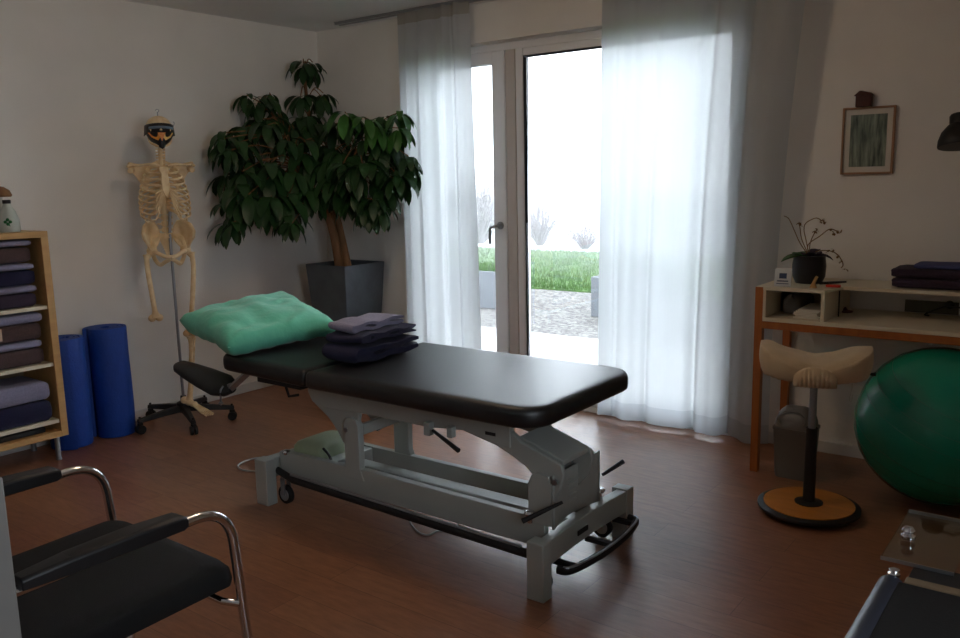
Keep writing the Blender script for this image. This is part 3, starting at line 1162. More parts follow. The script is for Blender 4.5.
clusters = []   # (px, py, depth, scale)
rnd = random.Random(21)
spec = [(300, 68, 5.72, .8), (312, 66, 5.75, .6), (303, 92, 5.7, .9), (318, 100, 5.75, .8), (308, 118, 5.7, 1), (322, 128, 5.65, 1),
        (262, 100, 5.45, .8), (256, 112, 5.4, .9), (275, 112, 5.5, .9), (247, 132, 5.3, 1), (268, 132, 5.35, 1), (236, 142, 5.2, 1), (285, 140, 5.4, 1), (300, 145, 5.4, 1),
        (240, 165, 5.15, 1), (258, 165, 5.2, 1.1), (275, 165, 5.25, 1.1), (296, 168, 5.3, 1.1), (314, 160, 5.4, 1.1),
        (234, 190, 5.1, 1), (250, 192, 5.1, 1.1), (268, 196, 5.15, 1.1), (286, 196, 5.2, 1.1), (304, 188, 5.3, 1), (280, 212, 5.2, .9), (246, 208, 5.15, .9), (262, 180, 5.4, 1.1), (240, 176, 5.3, 1),
        (336, 125, 5.5, 1), (352, 118, 5.4, 1), (340, 145, 5.4, 1.1), (330, 165, 5.45, 1.1), (350, 160, 5.3, 1.1), (368, 135, 5.3, 1), (385, 140, 5.3, 1),
        (362, 170, 5.25, 1.1), (380, 165, 5.25, 1.1), (398, 150, 5.3, .9), (396, 172, 5.25, 1), (345, 182, 5.35, 1.1), (332, 190, 5.5, 1), (366, 192, 5.3, 1), (384, 190, 5.3, 1),
        (372, 212, 5.3, .8), (350, 200, 5.4, .9), (318, 186, 5.5, .9), (402, 185, 5.25, .8), (295, 125, 5.6, .9), (290, 180, 5.5, 1.1), (320, 145, 5.6, 1.1), (228, 155, 5.1, .7), (375, 118, 5.3, .8)]
spec += [(222, 132, 5.1, .8), (250, 98, 5.4, .7), (264, 92, 5.45, .6), (228, 212, 5.1, .8), (236, 224, 5.1, .8), (292, 222, 5.2, .7), (408, 160, 5.2, .7), (384, 205, 5.25, .8)]
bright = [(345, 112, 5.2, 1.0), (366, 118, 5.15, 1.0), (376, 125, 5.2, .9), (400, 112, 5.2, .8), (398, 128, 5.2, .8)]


def leaflet(m, base, d, up, L, wd, droop):
    """folded lance-shaped leaflet, bending down along its length"""
    side = d.cross(up)
    if side.length < 1e-4:
        side = d.orthogonal()
    side.normalize()
    n = 6
    vs = []
    p = V(base)
    dd = V(d)
    for i in range(n + 1):
        t = i / n
        w = wd * (math.sin(PI * min(1, t * .93 + .05)) ** .75) if 0 < i < n else 0.0006
        nn = side.cross(dd).normalized()
        vs += [p + side * w + nn * w * .22, V(p), p - side * w + nn * w * .22]
        p = p + dd * (L / n)
        dd = (dd + V((0, 0, -droop))).normalized()
    fs = []
    for i in range(n):
        a = i * 3
        fs += [(a, a + 1, a + 4, a + 3), (a + 1, a + 2, a + 5, a + 4)]
    m.add(vs, fs)


def palm_leaf(m, ms, c, outd, s, rnd):
    """whorl of hanging leaflets round the tip of a leaf stalk"""
    n = rnd.choice((6, 7, 7, 8))
    a0 = rnd.uniform(0, 6.28)
    for k in range(n):
        a = a0 + 2 * PI * k / n + rnd.uniform(-.15, .15)
        d = (V((math.cos(a), math.sin(a), 0)) * .75 + outd * .3 + V((0, 0, rnd.uniform(-.95, .1)))).normalized()
        L = s * rnd.uniform(.14, .21)
        p0 = c + d * .02
        leaflet(m, p0, d, V((0, 0, 1)), L, L * .18, rnd.uniform(.22, .45))
    return


leaves = MB(PL)
young = MB(PL)
stalks = MB(PL)
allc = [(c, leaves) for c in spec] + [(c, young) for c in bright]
trunks = [smooth_path(t, 8) for t in (tr1, tr2, tr3)]
for (px, py, dp, s), mb in allc:
    c = PW(px, py, dp)
    best = min((q for t in trunks for q in t[10:]), key=lambda q: (q - c).length + (0.3 if q.z > c.z + .1 else 0))
    k = 2 if mb is leaves else 1
    px = 316 + (px - 316) * .92
    for j in range(k):
        cc = c + V((rnd.uniform(-.06, .06), rnd.uniform(-.06, .06), rnd.uniform(-.05, .05))) * (1 if k > 1 else 0)
        outd = V((cc.x - best.x, cc.y - best.y, 0))
        outd = outd.normalized() if outd.length > .01 else V((1, 0, 0))
        if cc.x < .16:
            cc.x = .16
        if cc.y > -.16:
            cc.y = -.16
        stalks.tube(smooth_path([best, best.lerp(cc, .5) + V((0, 0, .06)), cc], 5), .0035, 5)
        palm_leaf(mb, stalks, cc, outd * .5, s * 1.0, rnd)
for mb in (leaves, young):
    for v in mb.v:
        v.x = max(v.x, .012 + .02 * random.random())
        v.y = min(v.y, -.012 - .02 * random.random()) if v.x < .8 else min(v.y, -.215)
leaves.build('foliage', MT['leaf'], pt, ang=180)
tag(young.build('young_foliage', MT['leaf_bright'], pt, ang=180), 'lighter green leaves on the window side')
stalks.build('leaf_stalks', MT['bark'], pt)['kind'] = 'stuff'


# ------------------------------------------------------------------ towels
def towel(name, label, cat, group, lo, size, m, rz=0.0, layers=3, front='y-', seed=0, sag=0.0):
    """folded towel: rounded folds on the front side, leaf edges on the others.
    size = width (x), depth (y), height (z) before turning; lo = centre of the base"""
    rnd = random.Random(seed)
    w, d, h = size
    lh = h / layers
    root = V(lo)
    mb = MB()
    n = 14
    for L in range(layers):
        z0 = L * lh
        ins = rnd.uniform(0, .008)
        rings = []
        nx = 16
        for ix in range(nx + 1):
            u = ix / nx
            e = (1 - abs(2 * u - 1) ** 14) ** (1 / 14.0) if 0 < u < 1 else .55
            x = -w / 2 + ins + (w - 2 * ins) * u
            ring = []
            for k in range(n * 2):
                a = 2 * PI * k / (2 * n)
                ca, sa = math.cos(a), math.sin(a)
                ex = .35
                yy = (d / 2 - ins) * (abs(ca) ** ex) * (1 if ca > 0 else -1)
                zz = lh * .5 * e * (abs(sa) ** .55) * (1 if sa > 0 else -1)
                p = V((x, yy * (.985 + .015 * e), z0 + lh / 2 + zz * 1.04))
                nn = noise.noise(V((x * 9 + seed, yy * 9, z0 * 15 + L * 3)))
                p.z += nn * .006 * (1 if L == layers - 1 or sa > 0 else .4) * min(1, lh / .02)
                p.x += nn * .004
                p.y += noise.noise(V((x * 7, seed * 1.7 + L, zz * 20))) * .006
                p.z -= sag * (2 * u - 1) ** 2
                ring.append(p)
            rings.append(ring)
        mb.loops(rings)
    # rounded outer fold wrapping the front
    rings = []
    for ix in range(17):
        u = ix / 16
        x = -w / 2 + .003 + (w - .006) * u
        e = .72 if ix in (0, 16) else 1
        ring = []
        for k in range(17):
            a = -PI / 2 + PI * k / 16
            p = V((x, -d / 2 + .012 - .02 * e * math.cos(a) ** .8 if math.cos(a) > 0 else -d / 2 + .012, h / 2 + (h / 2) * e * math.sin(a)))
            p.y += noise.noise(V((x * 8 + seed, p.z * 10, 1))) * .005
            p.z = max(p.z, .001) + noise.noise(V((x * 9 + seed, -d / 2 * 9, h * 15))) * .003 * (k / 16)
            ring.append(p)
        for k in range(16, -1, -1):
            q = ring[k]
            ring.append(V((x, -d / 2 + .05, q.z * .96 + .002)))
        rings.append(ring)
    mb.loops(rings)
    zmin = min(p.z for p in mb.v)
    for p in mb.v:
        p.z -= zmin
    o = mb.build(name, m, ang=60)
    o.location = root
    o.rotation_euler = (0, 0, rz)
    tag(o, label, cat, group)
    return o


# ------------------------------------------------------------------ birch cabinet with towels
CX0, CX1 = 0.02, 0.38
CY1 = -2.215
CY0 = CY1 - 1.0
cb = thing('shelf_cabinet', 'birch veneer shelf cabinet on metal feet filled with folded towels', 'cabinet', (0.2, (CY0 + CY1) / 2, 0))
L0 = cb.location.copy()
ZB, ZT = 0.133, 1.187
m = MB(L0)
m.box((CX0, CY0, ZT - .03), (CX1, CY1, ZT))
m.build('cabinet_top', MT['birch'], cb, bevel=.0015)
m = MB(L0)
m.box((CX0, CY1 - .036, ZB), (CX1, CY1, ZT - .03))
m.build('side_panel', MT['birch'], cb, bevel=.0015)
m = MB(L0)
m.box((CX0, CY0, ZB), (CX1, CY0 + .036, ZT - .03))
m.build('side_panel', MT['birch'], cb, bevel=.0015)
MB(L0).box((CX0, CY0 + .036, ZB), (CX1, CY1 - .036, ZB + .03)).build('bottom_board', MT['birch'], cb, bevel=.0015)
MB(L0).box((CX0 + .004, CY0 + .036, ZB + .03), (CX0 + .012, CY1 - .036, ZT - .03)).build('back_panel', MT['birch_dark'], cb)
ys = CY1 - .036
SH = [0.806, 0.512]
for z in SH:
    MB(L0).box((CX0 + .012, CY0 + .036, z - .009), (CX1 - .01, ys, z + .009)).build('shelf', MT['white_board'], cb, bevel=.001)
MB(L0).box((CX0 + .012, CY0 + .036, .205), (CX1 - .012, ys, .225)).build('shelf', MT['white_board'], cb, bevel=.001)
for (x, y) in ((CX1 - .05, CY1 - .04), (CX0 + .04, CY1 - .04), (CX1 - .05, CY0 + .04), (CX0 + .04, CY0 + .04)):
    MB(L0).lathe([(0, 0), (.016, 0), (.016, .006), (.0135, .008), (.0135, ZB), (0, ZB)], (x, y, 0), 14).build('foot', MT['alu'], cb)

G = 'folded towels in the birch cabinet'
W1 = .30           # along y (front width of a stack)


def shelf_stack(yc, z0, items, wd, side):
    z = z0
    for i, (mname, h, dd, lab) in enumerate(items):
        o = towel('folded_towel', lab, 'towel', G, (CX0 + .03 + dd / 2 + .02, yc + random.uniform(-.004, .004), z), (wd * random.uniform(.96, 1.0), dd, h), MT[mname], rz=PI / 2, layers=2 if h < .06 else 3, seed=int(z * 1000) + int(yc * 100))
        if mname == 'brown_towel' and 'tag' in lab:
            t = MB().box((-.098, -dd / 2 - .022, h * .25), (-.068, -dd / 2 - .0145, h * .98)).build('paper_tag', MT['tag'], o, bevel=.001)
            tag(t, 'tan hanging tag')
        z += h + .006
    return z


yr = ys - .012 - .15
shelf_stack(yr - .02, SH[0] + .0095, [('plum', .068, .27, 'dark plum folded towel at the bottom of the top cabinet compartment'), ('lilac', .030, .28, 'lilac grey folded towel between the plum and navy towels, top compartment'),
            ('navy', .072, .27, 'navy folded towel in the middle of the top compartment stack'), ('lilac', .028, .29, 'lilac grey towel between navy and brown towels, top compartment'),
            ('brown_towel', .075, .27, 'dark brown folded towel second from the top of the top compartment'), ('lilac', .028, .28, 'lilac grey towel lying topmost under the cabinet top')], .30, 0)
shelf_stack(yr, SH[1] + .0095, [('brown_towel', .082, .27, 'brown folded towel at the bottom of the middle compartment, right stack'), ('lilac', .034, .28, 'lilac grey towel between two brown towels, middle compartment'),
            ('brown_towel', .082, .28, 'brown folded towel with tan tag in the middle compartment'), ('lilac', .042, .29, 'lilac grey towel topmost of the right stack, middle compartment')], .27, 0)
shelf_stack(yr - .31, SH[1] + .0095, [('brown_towel', .07, .27, 'brown towel at the bottom of the left stack, middle compartment'), ('lilac', .04, .28, 'lilac grey towel above the brown one, left stack of middle compartment'),
            ('navy', .075, .27, 'navy towel in the left stack of the middle compartment'), ('lilac', .035, .28, 'lilac grey towel topmost of the left stack, middle compartment')], .27, 0)
shelf_stack(yr - .005, .2255, [('navy', .105, .29, 'thick navy towel at the bottom of the lowest compartment, right stack'), ('lilac', .092, .29, 'thick ruffled lilac grey towel on the navy one, lowest compartment')], .28, 0)
shelf_stack(yr - .32, .2255, [('navy', .10, .28, 'navy towel cut off by the frame edge, lowest compartment'), ('lilac', .05, .28, 'lilac grey towel cut off by the frame edge, lowest compartment')], .28, 0)
bk = MB().box((CX0 + .05, ys - .40, ZB + .031), (CX1 - .04, ys - .06, ZB + .058)).build('black_slab', MT['black_plastic'], bevel=.004)  # black slab stands in for the dark slot below the lowest shelf
tag(bk, 'flat black folder lying in the slot at the bottom of the birch cabinet', 'slab')

# things on the cabinet
bp_ = V((0.27, -2.345, ZT))
bt = thing('bottle', 'milky white bottle with green clover emblem and black cap on the cabinet', 'bottle', bp_)
m = MB(bp_).lathe([(0, 0.001), (.046, 0.001), (.05, .008), (.048, .06), (.036, .10), (.02, .128), (.017, .14), (0, .14)], bp_, 24)
m.build('bottle_body', MT['bottle'], bt)
MB(bp_).lathe([(0, .14), (.019, .14), (.019, .158), (0, .158)], bp_, 18).build('cap', MT['black_plastic'], bt, bevel=.002)
dirc = (CAM - bp_)
dirc.z = 0
dirc.normalize()
sd = V((-dirc.y, dirc.x, 0))
m = MB(bp_)
for (a, b) in ((-.011, .0), (.011, .0), (0, .011), (0, -.011)):
    c = bp_ + dirc * .0475 + sd * (a - .004) + V((0, 0, .052 + b))
    m.ball(c, (.008, .008, .008), 10, 6)
m.tube([bp_ + dirc * .049 + sd * (-.004) + V((0, 0, .05)), bp_ + dirc * .05 + sd * .004 + V((0, 0, .03))], .002, 6)
m.build('clover_emblem', MT['green_ink'], bt)
mp_ = V((0.16, -2.325, ZT))
mt_ = thing('mushroom_ornament', 'brown capped mushroom ornament on the cabinet behind the bottle', 'ornament', mp_)
MB(mp_).lathe([(0, 0), (.02, 0), (.013, .03), (.010, .16), (.012, .19), (0, .19)], mp_, 16).build('stem', MT['bottle'], mt_)
MB(mp_).lathe([(0.0, .185), (.02, .18), (.05, .172), (.056, .18), (.045, .205), (.02, .222), (0, .225)], mp_, 20).build('mushroom_cap', MT['bark'], mt_)

# ------------------------------------------------------------------ treatment bed
BL = V((2.4, -1.78, 0))
bed = thing('treatment_bed', 'electric massage bed with black vinyl top on a grey steel frame', 'massage table', BL)


def bm_(): return MB(BL)


def pad(x0, x1, y0, y1, z0, z1, rad, tilt=0.0, hx=0.0, edge=.022, name='cushion', taper=0.0):
    m = bm_()
    rings = []
    prof = [(0.014, 0.0), (.003, .10), (0, .3), (0, .62), (.004, .8), (.013, .93), (.03, .99), (.06, 1.0), (.14, 1.006)]
    for (ins, t) in prof:
        rr = [max(.004, r - ins * .5) for r in rad]
        pts = rrect(x0 + ins * .7, y0 + ins * .7, x1 - ins * .7, y1 - ins * .7, rr, 7)
        ring = []
        for (x, y) in pts:
            z = z0 + (z1 - z0) * t
            if taper:
                k = 1 - taper * (x1 - x) / (x1 - x0)
                y = (y0 + y1) / 2 + (y - (y0 + y1) / 2) * k
            if tilt:
                dx = x - hx
                z += -dx * math.tan(tilt)
            ring.append(V((x, y, z)))
        rings.append(ring)
    m.loops(rings)
    return m.build(name, MT['black_vinyl'], bed, ang=50)


ZU, ZP = .598, .668
pad(2.135, 3.222, -2.135, -1.415, ZU, ZP, [.02, .11, .11, .02], name='main_cushion')
hd = pad(1.55, 2.128, -2.13, -1.42, ZU, ZP, [.07, .02, .02, .07], tilt=.006, hx=2.128, name='head_cushion', taper=.05)

YN = -1.985     # near side of the lifting frame
YF = -1.665


def zp(x, y, Y=YN):
    p = aty(230 + x / 2.341, 380 + y / 2.341, Y)
    return (p.x, p.z)


# beam under the top with lifting arm (near and far side plates)
p_beamL = zp(186, 46)
beam = [(1.98, .596), zp(182, 26), zp(192, 50), zp(215, 64), zp(262, 73), zp(300, 77), zp(460, 110), zp(545, 118), zp(575, 132), zp(612, 146), zp(655, 160), (zp(655, 160)[0], .596)]
arm = [zp(560, 108), zp(652, 118), zp(679, 148), zp(740, 182), zp(772, 202), zp(778, 225), zp(770, 262), zp(742, 292), zp(722, 245), zp(690, 205), zp(655, 178), zp(620, 155), zp(575, 135)]
larm = [zp(182, 30), zp(300, 78), zp(292, 120), zp(276, 140), zp(262, 150), zp(248, 120), zp(226, 88), zp(196, 58)]
YA = -1.755
for Y, t in ((YN, .03), (YA, -.03)):
    bm_().prism([(x, max(z, .30)) for x, z in beam], Y, Y + t).build('top_beam', MT['bed_paint'], bed, bevel=.003)
    bm_().prism(arm, Y + t * .25, Y + t * .9).build('lifting_arm', MT['bed_paint'], bed, bevel=.004)
    bm_().prism(larm, Y + t * .25, Y + t * .9).build('lifting_arm', MT['bed_paint'], bed, bevel=.004)
# tubes joining arms
a1 = zp(665, 140)
a2 = zp(770, 199)
m = bm_()
m.prism([(a1[0] + .0, a1[1] + .006), (a2[0], a2[1] + .006), (a2[0], a2[1] - .012), (a1[0], a1[1] - .012)], YN + .03, YA - .03)
m.build('arm_cover_plate', MT['bed_paint'], bed, bevel=.003)
# base rails
rz1 = .248
m = bm_()
m.prism([(1.775, .135), (3.155, .135), (3.155, .24), (2.30, rz1), (1.775, .235)], YN - .0, YN + .03)
m.build('base_rail', MT['bed_paint'], bed, bevel=.003)
m = bm_()
m.prism([(1.775, .12), (3.155, .12), (3.155, .225), (1.775, .225)], YF - .03, YF)
m.build('base_rail', MT['bed_paint'], bed, bevel=.003)
m = bm_().box((2.0, -1.845, .15), (3.18, -1.775, .198))
m.build('centre_channel', MT['bed_paint'], bed, bevel=.004)
bm_().box((1.98, YN + .03, .15), (2.06, YF - .03, .22)).build('cross_beam', MT['bed_paint'], bed, bevel=.003)
# left tower
tl0, tl1 = zp(266, 100)[0], zp(300, 100)[0]
for Y0, Y1, name in ((YN - .003, YN + .028, 'tower'), (YF - .028, YF + .003, 'tower')):
    m = bm_()
    pts = [(tl0, .20), (tl1 + .02, .20), (tl1, .25), (tl1, .43), (tl1 - .015, .452), ((tl0 + tl1) / 2, .46), (tl0 + .012, .452), (tl0, .43)]
    m.prism(pts, Y0, Y1)
    m.build(name, MT['bed_paint'], bed, bevel=.003)
bm_().box((tl1 - .022, YN + .028, .385), (tl1, YF - .028, .43)).build('cross_beam', MT['bed_paint'], bed, bevel=.003)
for Y in (YN - .006,):
    c = zp(270, 117, Y)
    bm_().lathe([(0, 0), (.011, 0), (.011, .006), (0, .008)], (c[0], YN, c[1]), 14, RX(PI / 2)).build('bolt', MT['steel'], bed)
    c = zp(760, 240, Y)
    bm_().lathe([(0, 0), (.011, 0), (.011, .006), (0, .008)], (c[0], YN - .002, c[1]), 14, RX(PI / 2)).build('bolt', MT['steel'], bed)
# right tower with louvred curved end cover
tw0, tw1 = 3.10, 3.185
for Y0, Y1 in ((YN - .002, YN + .02), (YF - .02, YF + .002)):
    m = bm_()
    m.prism([(tw0 - .01, .22), (tw1, .22), (tw1, .372), (tw1 - .012, .398), (tw0 + .03, .405), (tw0 + .006, .395), (tw0 - .01, .36)], Y0, Y1)
    m.build('tower', MT['bed_paint'], bed, bevel=.003)
m = bm_()


def cover(u, v):
    y = YN + (YF - YN) * u
    x = tw1 + .006 - .028 * math.sin(PI * u)
    return V((x, y, .212 + (.385 + .02 * (2 * u - 1) ** 2 - .212) * v))


m.grid(cover, 16, 4)
cv = m.build('end_cover', MT['bed_paint'], bed, solid=.008)
for k in range(5):
    zz = .262 + .021 * k
    mm_ = bm_()
    mm_.tube([V((cover(u, 0).x + .005, cover(u, 0).y, zz)) for u in (.44, .5, .56, .6)], [.002, .0045, .0045, .002], 8)
    mm_.build('louvre', MT['bed_paint'], cv)
m = bm_()
m.tube([(tw0 + .04, YN + .02, .385), (tw0 + .04, YF - .02, .385)], .013, 14)
m.build('pivot_tube', MT['alu'], bed)
# end feet
for side, (xa, xb, ya, yb, zt) in enumerate(((3.155, 3.222, -2.098, -1.445, .205), (1.695, 1.772, -2.062, -1.475, .205))):
    for (y0, y1) in ((ya, ya + .055), (yb - .055, yb)):
        m = bm_()
        m.loops([[V((x, y, 0)) for x, y in ((xa, y0), (xb, y0), (xb, y1), (xa, y1))], [V((x, y, zt)) for x, y in ((xa, y0), (xb, y0), (xb, y1), (xa, y1))]])
        m.build('foot_post', MT['bed_paint'], bed, bevel=.004)
    m = bm_()
    sgn = 1 if side == 0 else -1
    xe = xb if side == 0 else xa
    rings = []
    for k in range(13):
        u = k / 12
        y = ya + .055 + (yb - ya - .11) * u
        bulge = .012 * math.sin(PI * u) * sgn
        x0_, x1_ = (xa + .022, xe - .004) if side == 0 else (xa + .004, xb - .022)
        rings.append([V((x0_ - bulge, y, .115)), V((x1_ - bulge, y, .115)), V((x1_ - bulge, y, zt - .004)), V((x0_ - bulge, y, zt - .004))])
    m.loops(rings)
    m.build('cross_beam', MT['bed_paint'], bed, bevel=.003)
    for y in (ya + .075, yb - .075):
        xx = (xa - .03 if y > -1.7 else xa + .01) if side == 0 else (xb + .035)
        m = bm_()
        m.tube([(xx, y - .011, .043), (xx, y + .011, .043)], .042, 22)
        w_ = m.build('wheel', MT['rubber'], bed, bevel=.003)
        m = bm_()
        m.tube([(xx, y - .0125, .043), (xx, y + .0125, .043)], .028, 20)
        m.build('wheel_hub', MT['alu'], w_, bevel=.002)
        m = bm_().box((xx - .012, y - .02, .043), (xx + .012, y - .014, .12)).box((xx - .012, y + .014, .043), (xx + .012, y + .02, .12)).box((xx - .012, y - .02, .112), (xx + .012, y + .02, .122))
        m.build('wheel_fork', MT['steel'], bed)
# chrome knobs on the feet beams
for (x, y) in ((3.17, -1.62), (1.81, -1.975), (3.12, -2.02)):
    z = .2 if x != 3.12 else .235
    bm_().lathe([(0, 0), (.01, 0), (.009, .022), (.018, .026), (.02, .034), (.014, .042), (0, .044)], (x, y, z), 16).build('knob', MT['chrome'], bed)
# foot switch bars
m = bm_()
pth = [zp(100, 218, -2.03), zp(150, 225, -2.03), zp(700, 398, -2.05)]
m.tube([(pth[0][0], -2.0, .150), (pth[1][0], -2.035, .145), (3.13, -2.05, .135)], .017, 10, flat=.7)
m.build('foot_switch_bar', MT['bed_dark'], bed)
m = bm_()
m.tube([(1.9, -2.033, .165), (2.4, -2.04, .160), (3.1, -2.048, .152)], .006, 8)
m.build('switch_rod', MT['steel'], bed)
e0 = [atz(230 + x / 2.341, 380 + y / 2.341, .10) for x, y in ((768, 428), (800, 428), (860, 398), (910, 350), (945, 308))]
m = bm_()
pp = smooth_path([V((3.235, -2.03, .10)), V((3.275, -2.01, .10)), V((3.30, -1.86, .10)), V((3.30, -1.68, .10)), V((3.275, -1.53, .10)), V((3.235, -1.51, .10))], 6)
m.tube(pp, .016, 10, flat=.75)
fb_ = m.build('foot_bar', MT['bed_dark'], bed)
m = bm_()
m.tube([p + V((.004, 0, .012)) for p in pp[3:-3]], .005, 8)
m.build('foot_bar_strip', MT['alu'], fb_)
for y in (-1.98, -1.76, -1.55):
    bm_().box((3.19, y - .012, .092), (3.285 if y != -1.76 else 3.295, y + .012, .108)).build('foot_bar_bracket', MT['bed_dark'], bed, bevel=.002)
# levers
c0 = V((2.62, -2.0, .50))
q0, q1 = zp(475, 118, -2.02), zp(535, 165, -2.06)
m = bm_()
m.tube([(q0[0], -2.02, q0[1]), (q1[0], -2.06, q1[1])], [.006, .009], 8)
m.build('lever', MT['bed_dark'], bed)
m = bm_()
q2 = zp(462, 110, -2.0)
m.box((q2[0] - .01, -2.012, q2[1] - .03), (q2[0] + .02, -1.985, q2[1] + .02))
m.build('lever_bracket', MT['bed_paint'], bed, bevel=.003)
bm_().box((q2[0] + .1, -2.012, q2[1] - .02), (q2[0] + .125, -1.985, q2[1] + .02)).build('lever_bracket', MT['bed_paint'], bed, bevel=.003)
q0, q1 = zp(775, 288, -2.01), zp(692, 326, -2.06)
m = bm_()
m.tube([(q0[0], -2.0, q0[1]), (q1[0], -2.08, q1[1])], [.006, .010], 8)
m.build('lever', MT['bed_dark'], bed)
m = bm_()
q0, q1 = zp(872, 222, -1.66), zp(915, 194, -1.60)
m.tube([(q0[0], -1.66, q0[1]), (q1[0], -1.58, q1[1])], [.006, .009], 8)
m.build('lever', MT['bed_dark'], bed)
# motor box
m = bm_()
rings = []
for (ins, z) in ((0, .20), (0, .245), (.012, .262), (.04, .272)):
    rings.append([V((x, y, z + .02 * (x - 1.74) / .25)) for x, y in rrect(1.80 + ins, YN + .045 + ins, 2.0 - ins, YF - .04 - ins, .03, 5)])
m.loops(rings)
m.build('motor_box', MT['motor'], bed, ang=40)
bm_().box((1.765, YN + .03, .15), (1.79, YF - .03, .20)).build('cross_beam', MT['bed_paint'], bed, bevel=.003)
m = bm_().tube(smooth_path([(2.0, -1.93, .27), (2.06, -1.95, .25), (2.09, -1.96, .19), (2.03, -1.95, .16)], 6), .006, 8)
m.build('motor_cable', MT['cable_black'], bed)
# badges (dark unreadable maker plates)
p = zp(609, 126, YN - .002)
bm_().box((p[0] - .022, YN - .0025, p[1] - .006), (p[0] + .022, YN, p[1] + .006)).build('badge', MT['bed_dark'], bed)
bm_().box((3.2135, -1.86, .15), (3.2165, -1.79, .168)).build('badge', MT['bed_dark'], bed)
# arm rest paddle at the head end with its chrome bracket
m = bm_()
YP = -2.05
rings = []
for (t, hw, th) in ((0, .02, .010), (.02, .036, .018), (.1, .048, .021), (.22, .06, .022), (.33, .066, .022), (.39, .045, .018), (.41, .02, .01)):
    x = 1.15 + t
    z = .560 - t * .16
    ring = []
    for k in range(14):
        a = 2 * PI * k / 14
        ring.append(V((x, YP + hw * math.cos(a) * .9 - .012 * math.sin(a), z + th * math.sin(a) - .55 * hw * math.cos(a) * -1 * .9)))
    rings.append(ring)
m.loops(rings)
pd = m.build('arm_rest', MT['black_vinyl'], bed)
m = bm_()
m.tube([(1.54, -2.05, .495), (1.68, -2.05, .59)], .017, 4)
m.tube([(1.50, -2.05, .495), (1.56, -2.05, .515)], .014, 10)
m.tube([(1.53, -2.075, .515), (1.53, -2.09, .50), (1.525, -2.09, .445)], .005, 8)
m.lathe([(0, -.012), (.012, 0), (0, .012)], (1.525, -2.09, .44), 10)
m.build('arm_rest_bracket', MT['steel'], bed, bevel=.002)
m = bm_()
m.box((1.70, -2.02, .545), (1.98, -1.98, .596)).box((1.70, -1.56, .545), (1.98, -1.52, .596))
m.box((1.78, -2.0, .545), (1.81, -1.54, .575))
m.build('head_frame', MT['bed_dark'], bed, bevel=.002)
m = bm_()
m.tube([(1.86, -2.0, .55), (1.88, -2.0, .50), (1.94, -2.0, .515)], .006, 8)
m.tube([(1.99, -1.9, .56), (2.1, -1.9, .50), (2.2, -1.9, .44)], .01, 8)
m.build('gas_spring', MT['bed_dark'], bed)

# ------------------------------------------------------------------ pillow
cA, cB, cC, cD = V((1.235, -2.075, .785)), V((1.72, -2.17, .725)), V((1.82, -1.64, .74)), V((1.16, -1.38, .805))
cen = (cA + cB + cC + cD) / 4
m = MB(cen)


def pillow(sgn):
    def fn(u, v):
        b = (cA * (1 - u) + cB * u) * (1 - v) + (cD * (1 - u) + cC * u) * v
        s, t = 2 * u - 1, 2 * v - 1
        e = max(0, (1 - s ** 10)) ** .4 * max(0, (1 - t ** 10)) ** .4
        th = (.052 + .022 * (1 - s * s) * (1 - t * t)) if sgn > 0 else .058
        pin = 1 - .05 * (1 - s * s) * abs(t) - .0
        c = cen
        q = c + (b - c) * 1.0
        # sides bow inwards between the corners
        q = q + (c - q) * (.055 * ((1 - s * s) * t * t + (1 - t * t) * s * s))
        nn = noise.noise(V((u * 4.2, v * 4.2, sgn * 2.3))) * .018 + noise.noise(V((u * 11, v * 7, sgn))) * .007
        cr = .010 * math.sin(26 * (s + t * .5) + 4 * noise.noise(V((u * 3, v * 3, 5)))) * math.exp(-((1 - abs(s)) / .25) ** 2)
        z = sgn * th * e + (nn + cr * .5) * e
        q = q + V((0, 0, z))
        if sgn < 0:
            ztop = (ZP + max(0, (2.128 - q.x)) * math.tan(.006)) + .004
            if q.x > 1.54:
                q.z = max(q.z, ztop)
            q.z -= max(0, 1.5 - q.x) * .02 * e
        return q
    return fn


m.grid(pillow(1), 44, 44)
m.grid(pillow(-1), 44, 44)
po = m.build('pillow', MT['pillow'], ang=75)
po.location = cen
tag(po, 'turquoise green pillow lying on the head end of the massage bed', 'pillow')


